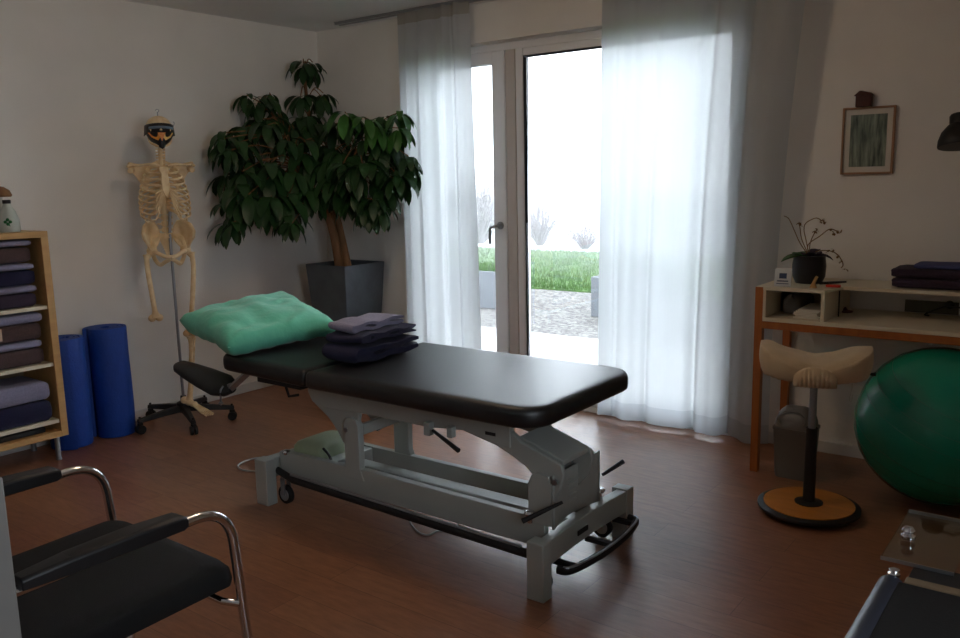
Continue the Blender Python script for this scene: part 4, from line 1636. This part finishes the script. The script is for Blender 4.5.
# ------------------------------------------------------------------ towels on the bed
def rolled_towel(name, label, c, w, d, h, mname, rz, turns_h=2, seed=1, off=.0):
    """thick towel folded into a serpentine; folds show at the near side, loose ends to the right"""
    n = 20
    mb = MB()
    t = h / (turns_h)
    # centre line in local (x, z): serpentine seen from the side (extruded along y)
    path = []
    for L in range(turns_h):
        z = t * (L + .5)
        xs = [-w / 2 + t * .5, w / 2 - t * .5]
        if L % 2:
            xs = xs[::-1]
        for k in range(9):
            path.append(V((xs[0] + (xs[1] - xs[0]) * k / 8, 0, z + .004 * math.sin(k * 1.7 + L + seed))))
        if L < turns_h - 1:
            s = 1 if L % 2 == 0 else -1
            for k in range(1, 6):
                a = -PI / 2 + PI * k / 6
                path.append(V((xs[1] + s * t * .5 * math.cos(a), 0, z + t * .5 + t * .5 * math.sin(a))))
    ribbon = []
    m_ = len(path)
    L_, R_ = [], []
    for i in range(m_):
        tt = (path[min(i + 1, m_ - 1)] - path[max(i - 1, 0)]).normalized()
        nn = V((-tt.z, 0, tt.x))
        hw = t * .512
        if i in (0, m_ - 1):
            hw *= .6
        L_.append(path[i] + nn * hw)
        R_.append(path[i] - nn * hw)
    outl = L_ + R_[::-1]
    rings = []
    ny = 12
    for j in range(ny + 1):
        v = j / ny
        y = -d / 2 + d * v
        e = 1 - .42 * abs(2 * v - 1) ** 9
        ring = []
        for p in outl:
            q = V((p.x, y, p.z))
            ctr = path[min(range(m_), key=lambda i: (path[i] - p).length)]
            q.x = ctr.x + (p.x - ctr.x) * e
            q.z = ctr.z + (p.z - ctr.z) * e
            nz = noise.noise(V((q.x * 8 + seed, y * 8, q.z * 12)))
            q.z += nz * .010
            q.y += nz * .010
            ring.append(q)
        rings.append(ring)
    mb.loops(rings)
    zmin = min(p.z for p in mb.v)
    for p in mb.v:
        p.z -= zmin
    o = mb.build(name, MT[mname], ang=70)
    o.location = c
    o.rotation_euler = (0, 0, rz)
    tag(o, label, 'towel', 'towels stacked on the bed')
    return o


o = rolled_towel('folded_towel', 'dark navy towel folded thick, lowest of the stack on the bed', (2.185, -1.79, ZP + .001), .38, .20, .066, 'navy', -PI / 2, 2, 1)
o = rolled_towel('folded_towel', 'dark navy towel folded on top of the other navy one on the bed', (2.185, -1.785, ZP + .078), .36, .19, .034, 'navy', -PI / 2 + .06, 2, 5)
o = rolled_towel('folded_towel', 'lilac grey towel with a curled edge topmost on the bed stack', (2.170, -1.80, ZP + .123), .29, .15, .038, 'lilac', -PI / 2 - .05, 2, 3)

# ------------------------------------------------------------------ cables on the floor
m = MB((1.6, -1.76, 0))
c = [atz(x, y, .005) for x, y in ((266, 458), (256, 458), (243, 462), (238, 466), (243, 470), (256, 471), (266, 470))]
m.tube(smooth_path(c, 6), .0045, 8)
o = m.build('power_cable', MT['cable'])
o.location = (1.6, -1.76, 0)
tag(o, 'thin grey cable looping out past the left foot of the bed', 'cable')
c = [V((2.45, -1.70, .13)), V((2.42, -1.75, .06))] + [atz(x, y, .005) for x, y in ((410, 517), (416, 530), (427, 535), (438, 531))] + [V((2.62, -1.80, .02)), V((2.63, -1.78, .13))]
m = MB((2.5, -1.8, 0)).tube(smooth_path(c, 6), .004, 8)
o = m.build('power_cable', MT['cable'])
o.location = (2.5, -1.8, 0)
tag(o, 'thin pale cable hanging in a loop beneath the middle of the bed', 'cable')

# ------------------------------------------------------------------ visitor chair in the foreground
CH = V((2.665, -3.33, 0))
chair = thing('visitor_chair', 'black upholstered armchair with chrome tube arms in the left foreground', 'chair', CH)


def cm(): return MB(CH)


for s, X, nm in ((-1, 2.372, 'far'), (1, 2.955, 'near')):
    fr = [V((X, -3.64, .612)), V((X, -3.10, .622)), V((X, -3.075, .30)), V((X, -3.05, .016)), V((X, -3.75, .016))]
    cm().tube(fillet(fr, .10, 10), .0125, 14).build('tube_frame', MT['chrome'], chair)
    m = cm()
    rings = []
    for (y, hw, z0, z1) in ((-3.60, .022, .626, .652), (-3.5, .028, .624, .660), (-3.35, .030, .625, .663), (-3.24, .028, .624, .658), (-3.225, .024, .628, .650)):
        rings.append([V((X + px * hw, y, pz)) for px, pz in ((-1, z0 - .01), (1, z0 - .01), (1, z1 - .016), (.75, z1 - .01), (-.75, z1 - .01), (-1, z1 - .016))])
    m.loops(rings)
    m.build('arm_pad', MT['black_plastic'], chair, bevel=.003)
    cm().box((X - .012 if s > 0 else X - .012, -3.665, .608), (X + .012, -3.628, .634)).build('arm_bracket', MT['chrome'], chair, bevel=.003)
# seat
m = cm()
rings = []
for (ins, t) in ((.02, 0), (.004, .12), (0, .4), (.004, .75), (.02, .95), (.06, 1.03), (.14, 1.05)):
    ring = []
    for (x, y) in rrect(2.392 + ins, -3.60 + ins * .5, 2.935 - ins, -3.065 - ins, .05, 6):
        yy = (y + 3.075) / -.5
        z = .395 + .072 * t - .012 * yy - .012 * max(0, 1 - yy / .12) ** 2
        ring.append(V((x, y, z)))
    rings.append(ring)
m.loops(rings)
m.build('seat', MT['black_fabric'], chair, ang=50)
cm().tube([(2.372, -3.09, .36), (2.40, -3.12, .372), (2.93, -3.12, .372), (2.955, -3.09, .36)], .009, 10).build('seat_crossbar', MT['chrome'], chair)
cm().tube([(2.36, -3.62, .40), (2.975, -3.62, .40)], .010, 10).build('seat_crossbar', MT['chrome'], chair)
# back: grey shell with black pad
m = cm()


def back(off):
    def fn(u, v):
        x = 2.365 + .60 * u
        y = -3.66 - .10 * v - .03 * math.sin(PI * u) + off
        z = .36 + .48 * v
        return V((x, y, z))
    return fn


m.box((2.345, -3.70, .30), (2.370, -3.615, .86))
m.build('back_upright', MT['chair_shell'], chair, bevel=.004)
m = cm()
m.box((2.960, -3.70, .30), (2.988, -3.615, .86))
m.build('back_upright', MT['chair_shell'], chair, bevel=.004)
m = cm().grid(back(-.012), 12, 8)
m.build('back_shell', MT['chair_shell'], chair, solid=.012)
m = cm().grid(back(.012), 12, 8)
m.build('back_pad', MT['black_fabric'], chair, solid=.03)

# ------------------------------------------------------------------ black desk with glass shelf, bottom right
DX, DY = 4.372, -2.79
dk = thing('black_desk', 'black topped desk with rounded slate edge and a glass shelf in the right foreground', 'desk', (4.75, -3.1, 0))
D0 = dk.location.copy()
m = MB(D0).box((DX + .022, -3.42, .69), (5.25, DY - .02, .715))
m.build('desk_top', MT['black_fabric'], dk, bevel=.003)
MB(D0).tube([(DX + .01, -3.42, .697), (DX + .01, DY - .012, .697)], .022, 16).build('edge_roll', MT['slate_blue'], dk)
MB(D0).box((DX + .03, DY - .02, .69), (5.25, DY + .004, .716)).build('rear_strip', MT['birch_dark'], dk, bevel=.002)
for (x, y) in ((DX + .05, DY - .08), (5.2, DY - .08), (DX + .05, -3.36), (5.2, -3.36)):
    MB(D0).tube([(x, y, .0), (x, y, .69)], .018, 12).build('leg', MT['bed_dark'], dk)
gA = (4.347, -2.712)
MB(D0).box((4.345, -2.705, .70), (4.463, -2.445, .706)).build('glass_shelf', MT['glass_dark'], dk)
MB(D0).box((4.345, -2.7065, .6995), (4.463, -2.7045, .7065)).build('glass_edge', MT['alu'], dk)
MB(D0).box((4.345, -2.4455, .6995), (4.463, -2.4435, .7065)).build('glass_edge', MT['alu'], dk)
m = MB(D0)
kp = atz(908, 538, .706)
m.lathe([(0, 0), (.013, 0), (.013, .006), (.007, .009), (.012, .016), (.008, .022), (0, .024)], (kp.x, kp.y, .706), 16)
m.build('knob', MT['chrome'], dk)
kp2 = V((DX + .012, DY - .005, .715))
MB(D0).lathe([(0, 0), (.010, 0), (.010, .005), (.006, .008), (.009, .012), (0, .016)], kp2, 16).build('knob', MT['chrome'], dk)
MB(D0).box((4.40, -2.79, .68), (4.60, -2.69, .70)).build('gap_shade_box', MT['bed_dark'], dk)  # dark box in place of the shaded gap between desk and glass

# ------------------------------------------------------------------ white desk against the window wall
WD = V((4.05, -0.24, 0))
wd = thing('writing_desk', 'cream desk with raised shelf and cubby on orange oak legs at the wall', 'desk', WD)


def wm(): return MB(WD)


XL, XR = 3.342, 4.80
YFt = -.475
for (x0, y0, h) in ((XL, YFt, .882), (XL, -.05, .882), (XR - .036, YFt, .882), (XR - .036, -.05, .882)):
    wm().box((x0, y0, 0), (x0 + .036, y0 + .036, h)).build('leg', MT['oak'], wd, bevel=.002)
wm().box((XL + .036, YFt + .002, .690), (XR - .036, YFt + .024, .724)).build('front_rail', MT['oak'], wd, bevel=.002)
wm().box((XL + .036, -.036, .690), (XR - .036, -.016, .724)).build('rear_rail', MT['oak'], wd, bevel=.002)
wm().box((XL + .002, YFt + .036, .690), (XL + .024, -.05, .724)).build('side_rail', MT['oak'], wd, bevel=.002)
wm().box((XL + .036, YFt + .002, .7245), (XR - .036, -.016, .7425)).build('desk_top', MT['white_board'], wd, bevel=.0015)
XD = 3.632
cub = wm()
cub.box((XL + .036, YFt + .002, .7425), (XL + .05, -.03, .868))
cub.box((XD, YFt + .002, .7425), (XD + .016, -.03, .868))
cub.box((XL + .05, -.04, .7425), (XD, -.03, .868))
cub.build('cubby', MT['white_board'], wd, bevel=.001)
wm().prism([(XL + .003, YFt + .001), (XD + .016, YFt + .001), (XD + .05, -.31), (XR - .003, -.31), (XR - .003, -.016), (XL + .003, -.016)], .868, .884, 'z').build('raised_shelf', MT['white_board'], wd, bevel=.0015)
wm().box((3.662, -.30, .7425), (3.668, -.295, .868)).build('shelf_rod', MT['bed_dark'], wd)
wm().box((4.3, -.28, .7425), (4.314, -.03, .868)).build('shelf_divider', MT['white_board'], wd)

# panel and plug on the wall below the shelf
sp_ = MB((3.99, -.006, .76)).box((3.885, -.012, .7445), (4.105, -.001, .800)).build('socket_strip', MT['grey_panel'], bevel=.001)
sp_.location = (3.99, -.006, .76)
tag(sp_, 'olive grey socket strip on the wall behind the cream desk', 'socket strip')
pg = thing('power_plug', 'black power plug with cord in the socket strip behind the desk', 'plug', (4.07, -.03, .785))
MB(pg.location).lathe([(0, 0), (.018, 0), (.02, .01), (.016, .03), (.008, .04), (0, .04)], (4.07, -.012, .79), 14, RX(PI / 2)).build('plug_head', MT['black_plastic'], pg)
MB(pg.location).tube(smooth_path([(4.07, -.05, .79), (4.03, -.06, .775), (3.98, -.07, .7465), (4.0, -.1, .7465)], 5), .0035, 6).tube(smooth_path([(4.07, -.05, .79), (4.12, -.06, .785), (4.2, -.06, .775)], 4), .0035, 6).build('cord', MT['cable_black'], pg)
ZS = .8845
# thermometer display
tp_ = V((3.458, -.455, ZS))
th = thing('display_clock', 'small white digital display leaning at the left end of the desk shelf', 'clock', tp_)
rot = RZ(math.radians(8)) @ RX(math.radians(-14))
def tl(lo, hi):
    m = MB(tp_)
    x0, y0, z0 = lo; x1, y1, z1 = hi
    vs = [V((x, y, z)) for z in (z0, z1) for (x, y) in ((x0, y0), (x1, y0), (x1, y1), (x0, y1))]
    vs = [tp_ + rot @ p for p in vs]
    return m.add(vs, [(0, 3, 2, 1), (4, 5, 6, 7), (0, 1, 5, 4), (1, 2, 6, 5), (2, 3, 7, 6), (3, 0, 4, 7)])
tl((-.036, -.008, .003), (.036, .004, .084)).build('display_body', MT['display'], th, bevel=.003)
m = MB(tp_)
q = tl((-.016, -.0095, .038), (.016, -.008, .062))
m.add(q.v, q.f)
for (z0, z1, a) in ((.024, .029, .024), (.013, .016, .026)):
    q = tl((-a, -.0095, z0), (a, -.008, z1))
    m.add(q.v, q.f)
m.build('screen_print', MT['ink'], th)
# orchid
op = V((3.512, -.245, ZS))
orc = thing('potted_orchid', 'withered orchid in a black pot on the desk shelf', 'plant', op)
MB(op).lathe([(0, 0), (.058, 0), (.072, .03), (.075, .08), (.070, .122), (.073, .128), (.067, .129), (.063, .11), (0, .11)], op, 28).build('pot', MT['orchid_pot'], orc)


def oP(px, py, dy=0): return aty(px, py, op.y + dy)


m = MB(op)
bs = op + V((0, 0, .12))
for pts in (((800, 243), (795, 232), (789, 219), (784, 216)), ((806, 240), (804, 230), (806, 223), (816, 218), (822, 221)), ((808, 245), (820, 236), (830, 229), (838, 232)),
            ((810, 244), (814, 234), (817, 230)), ((802, 240), (800, 228), (799, 222)), ((818, 251), (830, 251), (838, 255), (843, 264), (841, 268))):
    m.tube(smooth_path([bs] + [oP(x, y, random.uniform(-.03, .03)) for x, y in pts], 5), .0022, 6)
m.build('flower_stems', MT['dry'], orc)
m = MB(op)
for (x, y) in ((799, 223), (800, 226), (822, 220), (820, 222), (824, 222), (838, 231), (832, 229), (834, 233), (841, 233), (817, 230), (815, 231), (838, 256), (842, 262), (846, 269), (828, 252), (834, 250)):
    c = oP(x, y, random.uniform(-.02, .02))
    for k in range(3):
        d = V((random.uniform(-1, 1), random.uniform(-1, 1), random.uniform(-1, 1))).normalized()
        leaflet(m, c, d, V((0, 0, 1)), .016, .006, .1)
m.build('withered_blossoms', MT['dry'], orc)
m = MB(op)
for (dx, dy, dz, L, w) in ((-.95, -.45, .12, .13, .055), (-.7, .3, .3, .10, .035)):
    leaflet(m, bs, V((dx, dy, dz)).normalized(), V((0, 0, 1)), L, w, .12)
m.build('orchid_leaf', MT['leaf_bright'], orc, solid=.002)
m = MB(op)
for (dx, dy, dz, L, w) in ((.5, -.5, .55, .10, .028), (.9, .1, .35, .11, .026), (.2, .5, .6, .08, .026), (.9, -.4, -.05, .09, .02), (-.1, -.6, .5, .07, .024)):
    leaflet(m, bs, V((dx, dy, dz)).normalized(), V((0, 0, 1)), L, w, .2)
m.build('orchid_leaf', MT['plum'], orc, solid=.002)
# small things on the shelf
w0 = V((3.585, -.42, ZS))
m = MB(w0).prism([(3.567, ZS), (3.598, ZS), (3.59, ZS + .02), (3.602, ZS + .05), (3.592, ZS + .054), (3.577, ZS + .022)], -.43, -.412)
o = m.build('wooden_figure', MT['birch'], bevel=.002)
o.location = w0
tag(o, 'small pale wooden figurine standing in front of the orchid pot', 'figurine')
w0 = V((3.652, -.36, ZS))
o = MB(w0).loops([[V((3.652 + x, -.36 + y, z)) for x, y in rrect(-.032, -.012, .032, .012, .01, 4)] for z in (ZS, ZS + .012)]).build('red_pocket_item', MT['red'], bevel=.004)
o.location = w0
o.rotation_euler = (0, 0, .1)
o.name = 'red_eraser'
tag(o, 'small bright red object lying on the desk shelf beside the figurine', 'eraser')
w0 = V((3.62, -.24, ZS))
o = MB(w0).tube([(3.575, -.29, ZS + .006), (3.61, -.25, ZS + .006), (3.665, -.19, ZS + .006)], [.006, .006, .004], 8).build('pen', MT['black_plastic'])
o.location = w0
tag(o, 'black pen lying on the desk shelf behind the red object', 'pen')
w0 = V((3.655, -.14, .7425))
m = MB(w0).lathe([(0, 0), (.034, 0), (.036, .005), (.012, .01), (.004, .022), (0, .024)], w0, 16)
o = m.build('small_stand', MT['redwood'])
o.location = w0
tag(o, 'small dark red stand on the desk surface right of the cubby', 'stand')
# papers in the cubby
w0 = V((3.56, -.30, .7425))
for k in range(6):
    o = MB((w0.x, w0.y, w0.z + .007 * k)).box((w0.x - .058 + .003 * k, -.42, w0.z + .007 * k), (w0.x + .058, -.20, w0.z + .007 * k + .006), RZ(random.uniform(-.12, .06))).build('booklet', MT['paper'], bevel=.001)
    o.location = (w0.x, w0.y, w0.z + .007 * k)
    tag(o, 'pale paper booklet in the small stack inside the desk cubby', 'booklet', 'booklets in the desk cubby')
o = MB((3.46, -.25, .7425)).loops([[V((3.46 + x, -.2 + y, .7425 + z)) for x, y in rrect(-.05 + i_, -.12 + i_, .045 - i_, .12 - i_, .03, 5)] for z, i_ in ((0, .006), (.02, 0), (.06, .002), (.085, .02))]).build('grey_pouch', MT['bin'], ang=60)
o.location = (3.46, -.25, .7425)
tag(o, 'dark grey pouch at the back of the desk cubby', 'pouch')
# towels on the desk shelf
for (h, z, mn, w_, d_, xo, lab) in ((.042, ZS, 'plum', .42, .20, 4.08, 'dark plum folded towel, bottom of the stack on the desk shelf'),
                                     (.040, ZS + .0435, 'plum', .43, .20, 4.08, 'dark plum folded towel, middle of the stack on the desk shelf'),
                                     (.020, ZS + .085, 'lilac', .30, .17, 4.10, 'slate blue folded towel lying topmost on the desk shelf')):
    towel('folded_towel', lab, 'towel', 'folded towels on the desk shelf', (xo, -.165, z + .0005), (w_, d_, h), MT['navy'] if False else (MT[mn] if mn != 'lilac' else mat('slate_blue_towel', '4a5080', .95, var=.15, vscale=120, bump=.5, bscale=260)), rz=0, layers=2, seed=int(z * 999))

# ------------------------------------------------------------------ picture and ornament on the wall
pa, pb = aty(844, 108.5, 0), aty(893, 173.5, 0)
px0, px1, pz0, pz1 = pa.x, pb.x, pb.z, pa.z
pc = V(((px0 + px1) / 2, 0, (pz0 + pz1) / 2))
pf = thing('framed_picture', 'thin wooden framed print of green grass hanging on the wall', 'picture', pc)
t_ = .009
m = MB(pc)
m.box((px0, -.018, pz0), (px0 + t_, -.001, pz1)).box((px1 - t_, -.018, pz0), (px1, -.001, pz1)).box((px0 + t_, -.018, pz1 - t_), (px1 - t_, -.001, pz1)).box((px0 + t_, -.018, pz0), (px1 - t_, -.001, pz0 + t_))
m.build('picture_frame', MT['frame_wood'], pf, bevel=.001)
MB(pc).box((px0 + t_, -.010, pz0 + t_), (px1 - t_, -.002, pz1 - t_)).build('mount', MT['paper'], pf)
MB(pc).box((px0 + .036, -.0115, pz0 + .034), (px1 - .034, -.0101, pz1 - .034)).build('print', MT['picture'], pf)
oc = V(((aty(857, 105, 0).x + aty(873, 105, 0).x) / 2, -.025, pz1))
hs = thing('house_ornament', 'tiny dark red wooden house standing on top of the picture frame', 'ornament', oc)
MB(oc).box((oc.x - .032, -.045, oc.z + .0005), (oc.x + .034, -.004, oc.z + .05)).build('house_body', MT['redwood'], hs, bevel=.002)
MB(oc).prism([(oc.x - .040, oc.z + .05), (oc.x + .040, oc.z + .05), (oc.x + .030, oc.z + .062), (oc.x - .006, oc.z + .072), (oc.x - .016, oc.z + .072)], -.05, -.004).build('house_roof', MT['redwood'], hs, bevel=.002)

# ------------------------------------------------------------------ desk lamp
lp = aty(962, 146, -.2)
LB = V((4.50, -.16, ZS))
lamp = thing('desk_lamp', 'black desk lamp whose bell shade hangs at the right picture edge', 'lamp', LB)
rt = RY(math.radians(-6)) @ RX(math.radians(-10))
MB(LB).lathe([(.090, 0), (.092, .004), (.088, .03), (.075, .062), (.052, .088), (.044, .094), (.043, .128), (.038, .135), (0, .136)], lp, 30, rt).build('lamp_shade', MT['black_plastic'], lamp, solid=.002)
MB(LB).ball(lp + V((0, 0, .045)), .028, 16, 10).build('bulb', MT['display'], lamp)
hp = lp + rt @ V((0, 0, .125))
MB(LB).tube([hp, hp + V((.08, 0, .02)), V((4.72, -.16, 1.35))], .008, 8).tube([V((4.72, -.16, 1.35)), LB + V((0, 0, .02))], .008, 8).build('lamp_arm', MT['black_plastic'], lamp)
MB(LB).lathe([(0, 0), (.085, 0), (.085, .015), (.02, .022), (0, .022)], LB, 24).build('lamp_base', MT['black_plastic'], lamp)

# ------------------------------------------------------------------ waste bin
bc = V((3.535, -.42, 0))
bn = thing('waste_bin', 'grey plastic waste bin with swing lid under the desk', 'bin', bc)
m = MB(bc)
rings = []
for (z, a, b) in ((.0, .076, .062), (.02, .080, .066), (.225, .088, .076), (.23, .091, .079), (.24, .091, .079)):
    rings.append([V((bc.x + x, bc.y + y, z)) for x, y in rrect(-a, -b, a, b, .025, 5)])
m.loops(rings)
m.build('bin_body', MT['bin'], bn, ang=40)
m = MB(bc)
rings = []
for k in range(8):
    a = PI / 2 * k / 7
    z = .241 + .092 * math.sin(a)
    hx, hy = .089 * max(.35, math.cos(a * .8)), .078 * max(.18, math.cos(a) ** .8)
    rings.append([V((bc.x + x, bc.y + y, z)) for x, y in rrect(-hx, -hy, hx, hy, min(hx, hy) * .7, 5)])
m.loops(rings)
ld = m.build('lid', MT['bin'], bn, ang=50)
m = MB(bc)
m.tube([V((bc.x + .062 * math.cos(a), bc.y - .062 - .022 * (1 - abs(math.sin(a))) + .0, .285 + .040 * math.sin(a))) for a in [2 * PI * k / 20 for k in range(20)]], .004, 6, closed=True)
m.build('flap_rim', MT['bin'], ld)

# ------------------------------------------------------------------ saddle stool
sb = V((3.715, -.835, 0))
st = thing('balance_stool', 'saddle balance stool with cream padded seat on a round orange rocker base', 'stool', sb)


def smb(): return MB(sb)


tb = RX(math.radians(0))
smb().lathe([(0, .006), (.15, .010), (.19, .018), (.201, .026), (.201, .036), (.19, .040), (.186, .041), (0, .041)], sb, 48).build('rubber_rim', MT['rubber'], st)
smb().lathe([(0, .0415), (.178, .0415), (.178, .045), (0, .0455)], sb, 48).build('base_disc', MT['ply'], st)
smb().lathe([(0, .0456), (.055, .0456), (.056, .05), (.04, .053), (.034, .056), (0, .056)], sb, 28).build('base_plate', MT['rubber'], st)
smb().lathe([(0, .05), (.026, .05), (.024, .07), (.022, .36), (.024, .365), (0, .366)], sb, 20).build('column_sleeve', MT['rubber'], st)
smb().lathe([(0, .36), (.015, .36), (.015, .60), (0, .60)], sb, 16).build('gas_spring', MT['steel'], st)
smb().lathe([(0, .585), (.035, .59), (.05, .605), (0, .61)], sb, 16).build('seat_plate', MT['rubber'], st)
# seat: saddle, long axis along camera right
ax = V((.96, .28, 0)).normalized()
ay = V((-ax.y, ax.x, 0))


def seat_top(x, y, rx, ry):
    xx = min(1, abs(x) / rx)
    return .668 + .062 * xx ** 1.5 * (1 if x < 0 else .92) - .040 * (y / ry) ** 2 * (1 - .55 * xx)


def seat(u, v):
    a = 2 * PI * u
    ca, sa = math.cos(a), math.sin(a)
    rx, ry = .210, .158
    ex = abs(ca) ** .85 * (1 if ca > 0 else -1)
    ey = abs(sa) ** .85 * (1 if sa > 0 else -1) * (.80 + .25 * abs(ca))
    xe, ye = rx * ex, ry * ey
    ze = seat_top(xe, ye, rx, ry)
    if v < .5:
        k = math.sin(v * PI)
        x, y = xe * k * .985, ye * k * .985
        z = seat_top(x, y, rx, ry) - .016 * max(0, (k - .8) / .2) ** 2
    else:
        t = (v - .5) * 2
        if t < .6:
            q = t / .6
            r_ = 1.0 + .03 * math.sin(PI * q) - .08 * q * q
            z = (ze - .016) * (1 - q) + (.578 + .006 * abs(ca)) * q
        else:
            q = (t - .6) / .4
            r_ = .92 - .78 * q ** .8
            z = (.578 + .006 * abs(ca)) * (1 - q) + .584 * q
            z = max(z, .576)
        x, y = xe * r_, ye * r_
        fold = .004 * math.sin(a * 30) * math.sin(PI * min(1, t / .8)) * (1 if sa < 0 else .3)
        x += fold * ca
        y += fold * sa
    z += .005 * noise.noise(V((x * 16, y * 16, v * 2)))
    return sb + ax * x + ay * y + V((0, 0, z))


smb().grid(seat, 64, 28, closeu=True).build('seat_cushion', MT['stool_cover'], st, ang=180)
m = smb()


def pommel(u, v):
    x = -.078 + .156 * u
    hgt = max(0, math.sin(PI * u)) ** .5
    bul = math.sin(PI * min(1, .12 + v * .88))
    y = -.140 - .022 * bul * hgt + .0045 * math.sin(u * 62) * (1 - v * .8) * hgt
    z = .570 + .080 * v * (.35 + .65 * hgt)
    return sb + ax * x + ay * y + V((0, 0, z))


m.grid(pommel, 40, 8)
m.build('gathered_front', MT['stool_cover'], st, solid=.006)
m = smb()
m.tube([sb + ax * .05 + V((0, 0, .60)), sb + ax * .20 + V((0, 0, .602)), sb + ax * .225 + V((0, 0, .603))], [.004, .004, .009], 8)
m.build('height_lever', MT['rubber'], st)
m = smb()
c0 = sb + ax * .135 - ay * .05
m.tube(smooth_path([c0 + V((0, 0, .615)), c0 + V((.004, 0, .56)), c0 + V((-.004, 0, .51)), c0 + V((.004, 0, .50)), c0 + V((.008, 0, .53))], 5), .002, 6)
m.build('cover_drawstring', MT['paper'], st)

# ------------------------------------------------------------------ gym ball
gc = V((4.117, -.410, .333))
gb = thing('gym_ball', 'large green exercise ball on the floor under the right end of the desk', 'exercise ball', (gc.x, gc.y, 0))
m = MB(gb.location)
m.ball(gc, .33, 64, 40)
gbb = m.build('ball_skin', MT['ball'], gb)
for k in range(-3, 4):
    if k == 0:
        continue
    m = MB(gb.location)
    h = k * .065
    r = math.sqrt(.3305 ** 2 - h * h)
    axd = V((.35, -.2, .9)).normalized()
    e1 = axd.orthogonal().normalized()
    e2 = axd.cross(e1)
    m.tube([gc + axd * h + (e1 * math.cos(t) + e2 * math.sin(t)) * r for t in [2 * PI * q / 96 for q in range(96)]], .0009, 6, closed=True)
    m.build('ball_groove', MT['ball_line'], gb)
vd = (CAM - gc).normalized()
vp_ = ray(908, 397).normalized()
oc_ = CAM - gc
b_ = oc_.dot(vp_)
disc = b_ * b_ - (oc_.length ** 2 - .33 ** 2)
hit = CAM + vp_ * (-b_ - math.sqrt(max(disc, 0)))
nn = (hit - gc).normalized()
rq = V((0, 0, 1)).rotation_difference(nn).to_matrix()

# ------------------------------------------------------------------ light
wl = bpy.data.worlds.new('world')
S.world = wl
wl.use_nodes = True
nt = wl.node_tree
bg = nt.nodes['Background']
tc = nt.nodes.new('ShaderNodeTexCoord')
sx = nt.nodes.new('ShaderNodeSeparateXYZ')
nt.links.new(tc.outputs['Generated'], sx.inputs[0])
rp = nt.nodes.new('ShaderNodeValToRGB')
rp.color_ramp.elements[0].position = 0.0
rp.color_ramp.elements[0].color = (.74, .82, .90, 1)
rp.color_ramp.elements[1].position = .5
rp.color_ramp.elements[1].color = (.80, .90, 1.0, 1)
nt.links.new(sx.outputs['Z'], rp.inputs['Fac'])
nt.links.new(rp.outputs['Color'], bg.inputs['Color'])
bg.inputs['Strength'].default_value = 5.6


def area(name, loc, size, power, color, rot, portal=False):
    l = bpy.data.lights.new(name, 'AREA')
    l.shape = 'RECTANGLE'
    l.size, l.size_y = size
    l.energy = power
    l.color = color
    if portal:
        l.cycles.is_portal = True
    o = bpy.data.objects.new(name, l)
    o.location = loc
    o.rotation_euler = rot
    col.objects.link(o)
    return o


area('window_portal', ((WX0 + WX1) / 2, .24, WZ / 2 + .02), (WX1 - WX0, WZ), 1, (1, 1, 1), (-PI / 2, 0, 0), True)
area('added_window_portal', (W + .14, (QY0 + QY1) / 2, (QZ0 + QZ1) / 2), (QZ1 - QZ0, QY1 - QY0), 1, (1, 1, 1), (0, PI / 2, 0), True)  # portal of the added fill window
pl_ = bpy.data.lights.new('ceiling_spot', 'POINT')
pl_.energy = 6.5
pl_.color = (1.0, .74, .5)
pl_.shadow_soft_size = .12
po_ = bpy.data.objects.new('ceiling_spot', pl_)
rf = (vp_ - nn * 2 * vp_.dot(nn)).normalized()
print('refl', rf, hit)
po_.location = hit + rf * ((2.36 - hit.z) / rf.z)
print('lamp at', po_.location)
col.objects.link(po_)

S.view_settings.view_transform = 'Standard'
S.view_settings.look = 'None'
S.view_settings.exposure = 0.93
S.view_settings.gamma = 1
S.view_settings.use_curve_mapping = False
cy = S.cycles
cy.max_bounces = 10
cy.diffuse_bounces = 6
cy.transparent_max_bounces = 16
cy.volume_bounces = 2
cy.caustics_reflective = False
cy.caustics_refractive = False
cy.sample_clamp_indirect = 6
cy.use_denoising = True
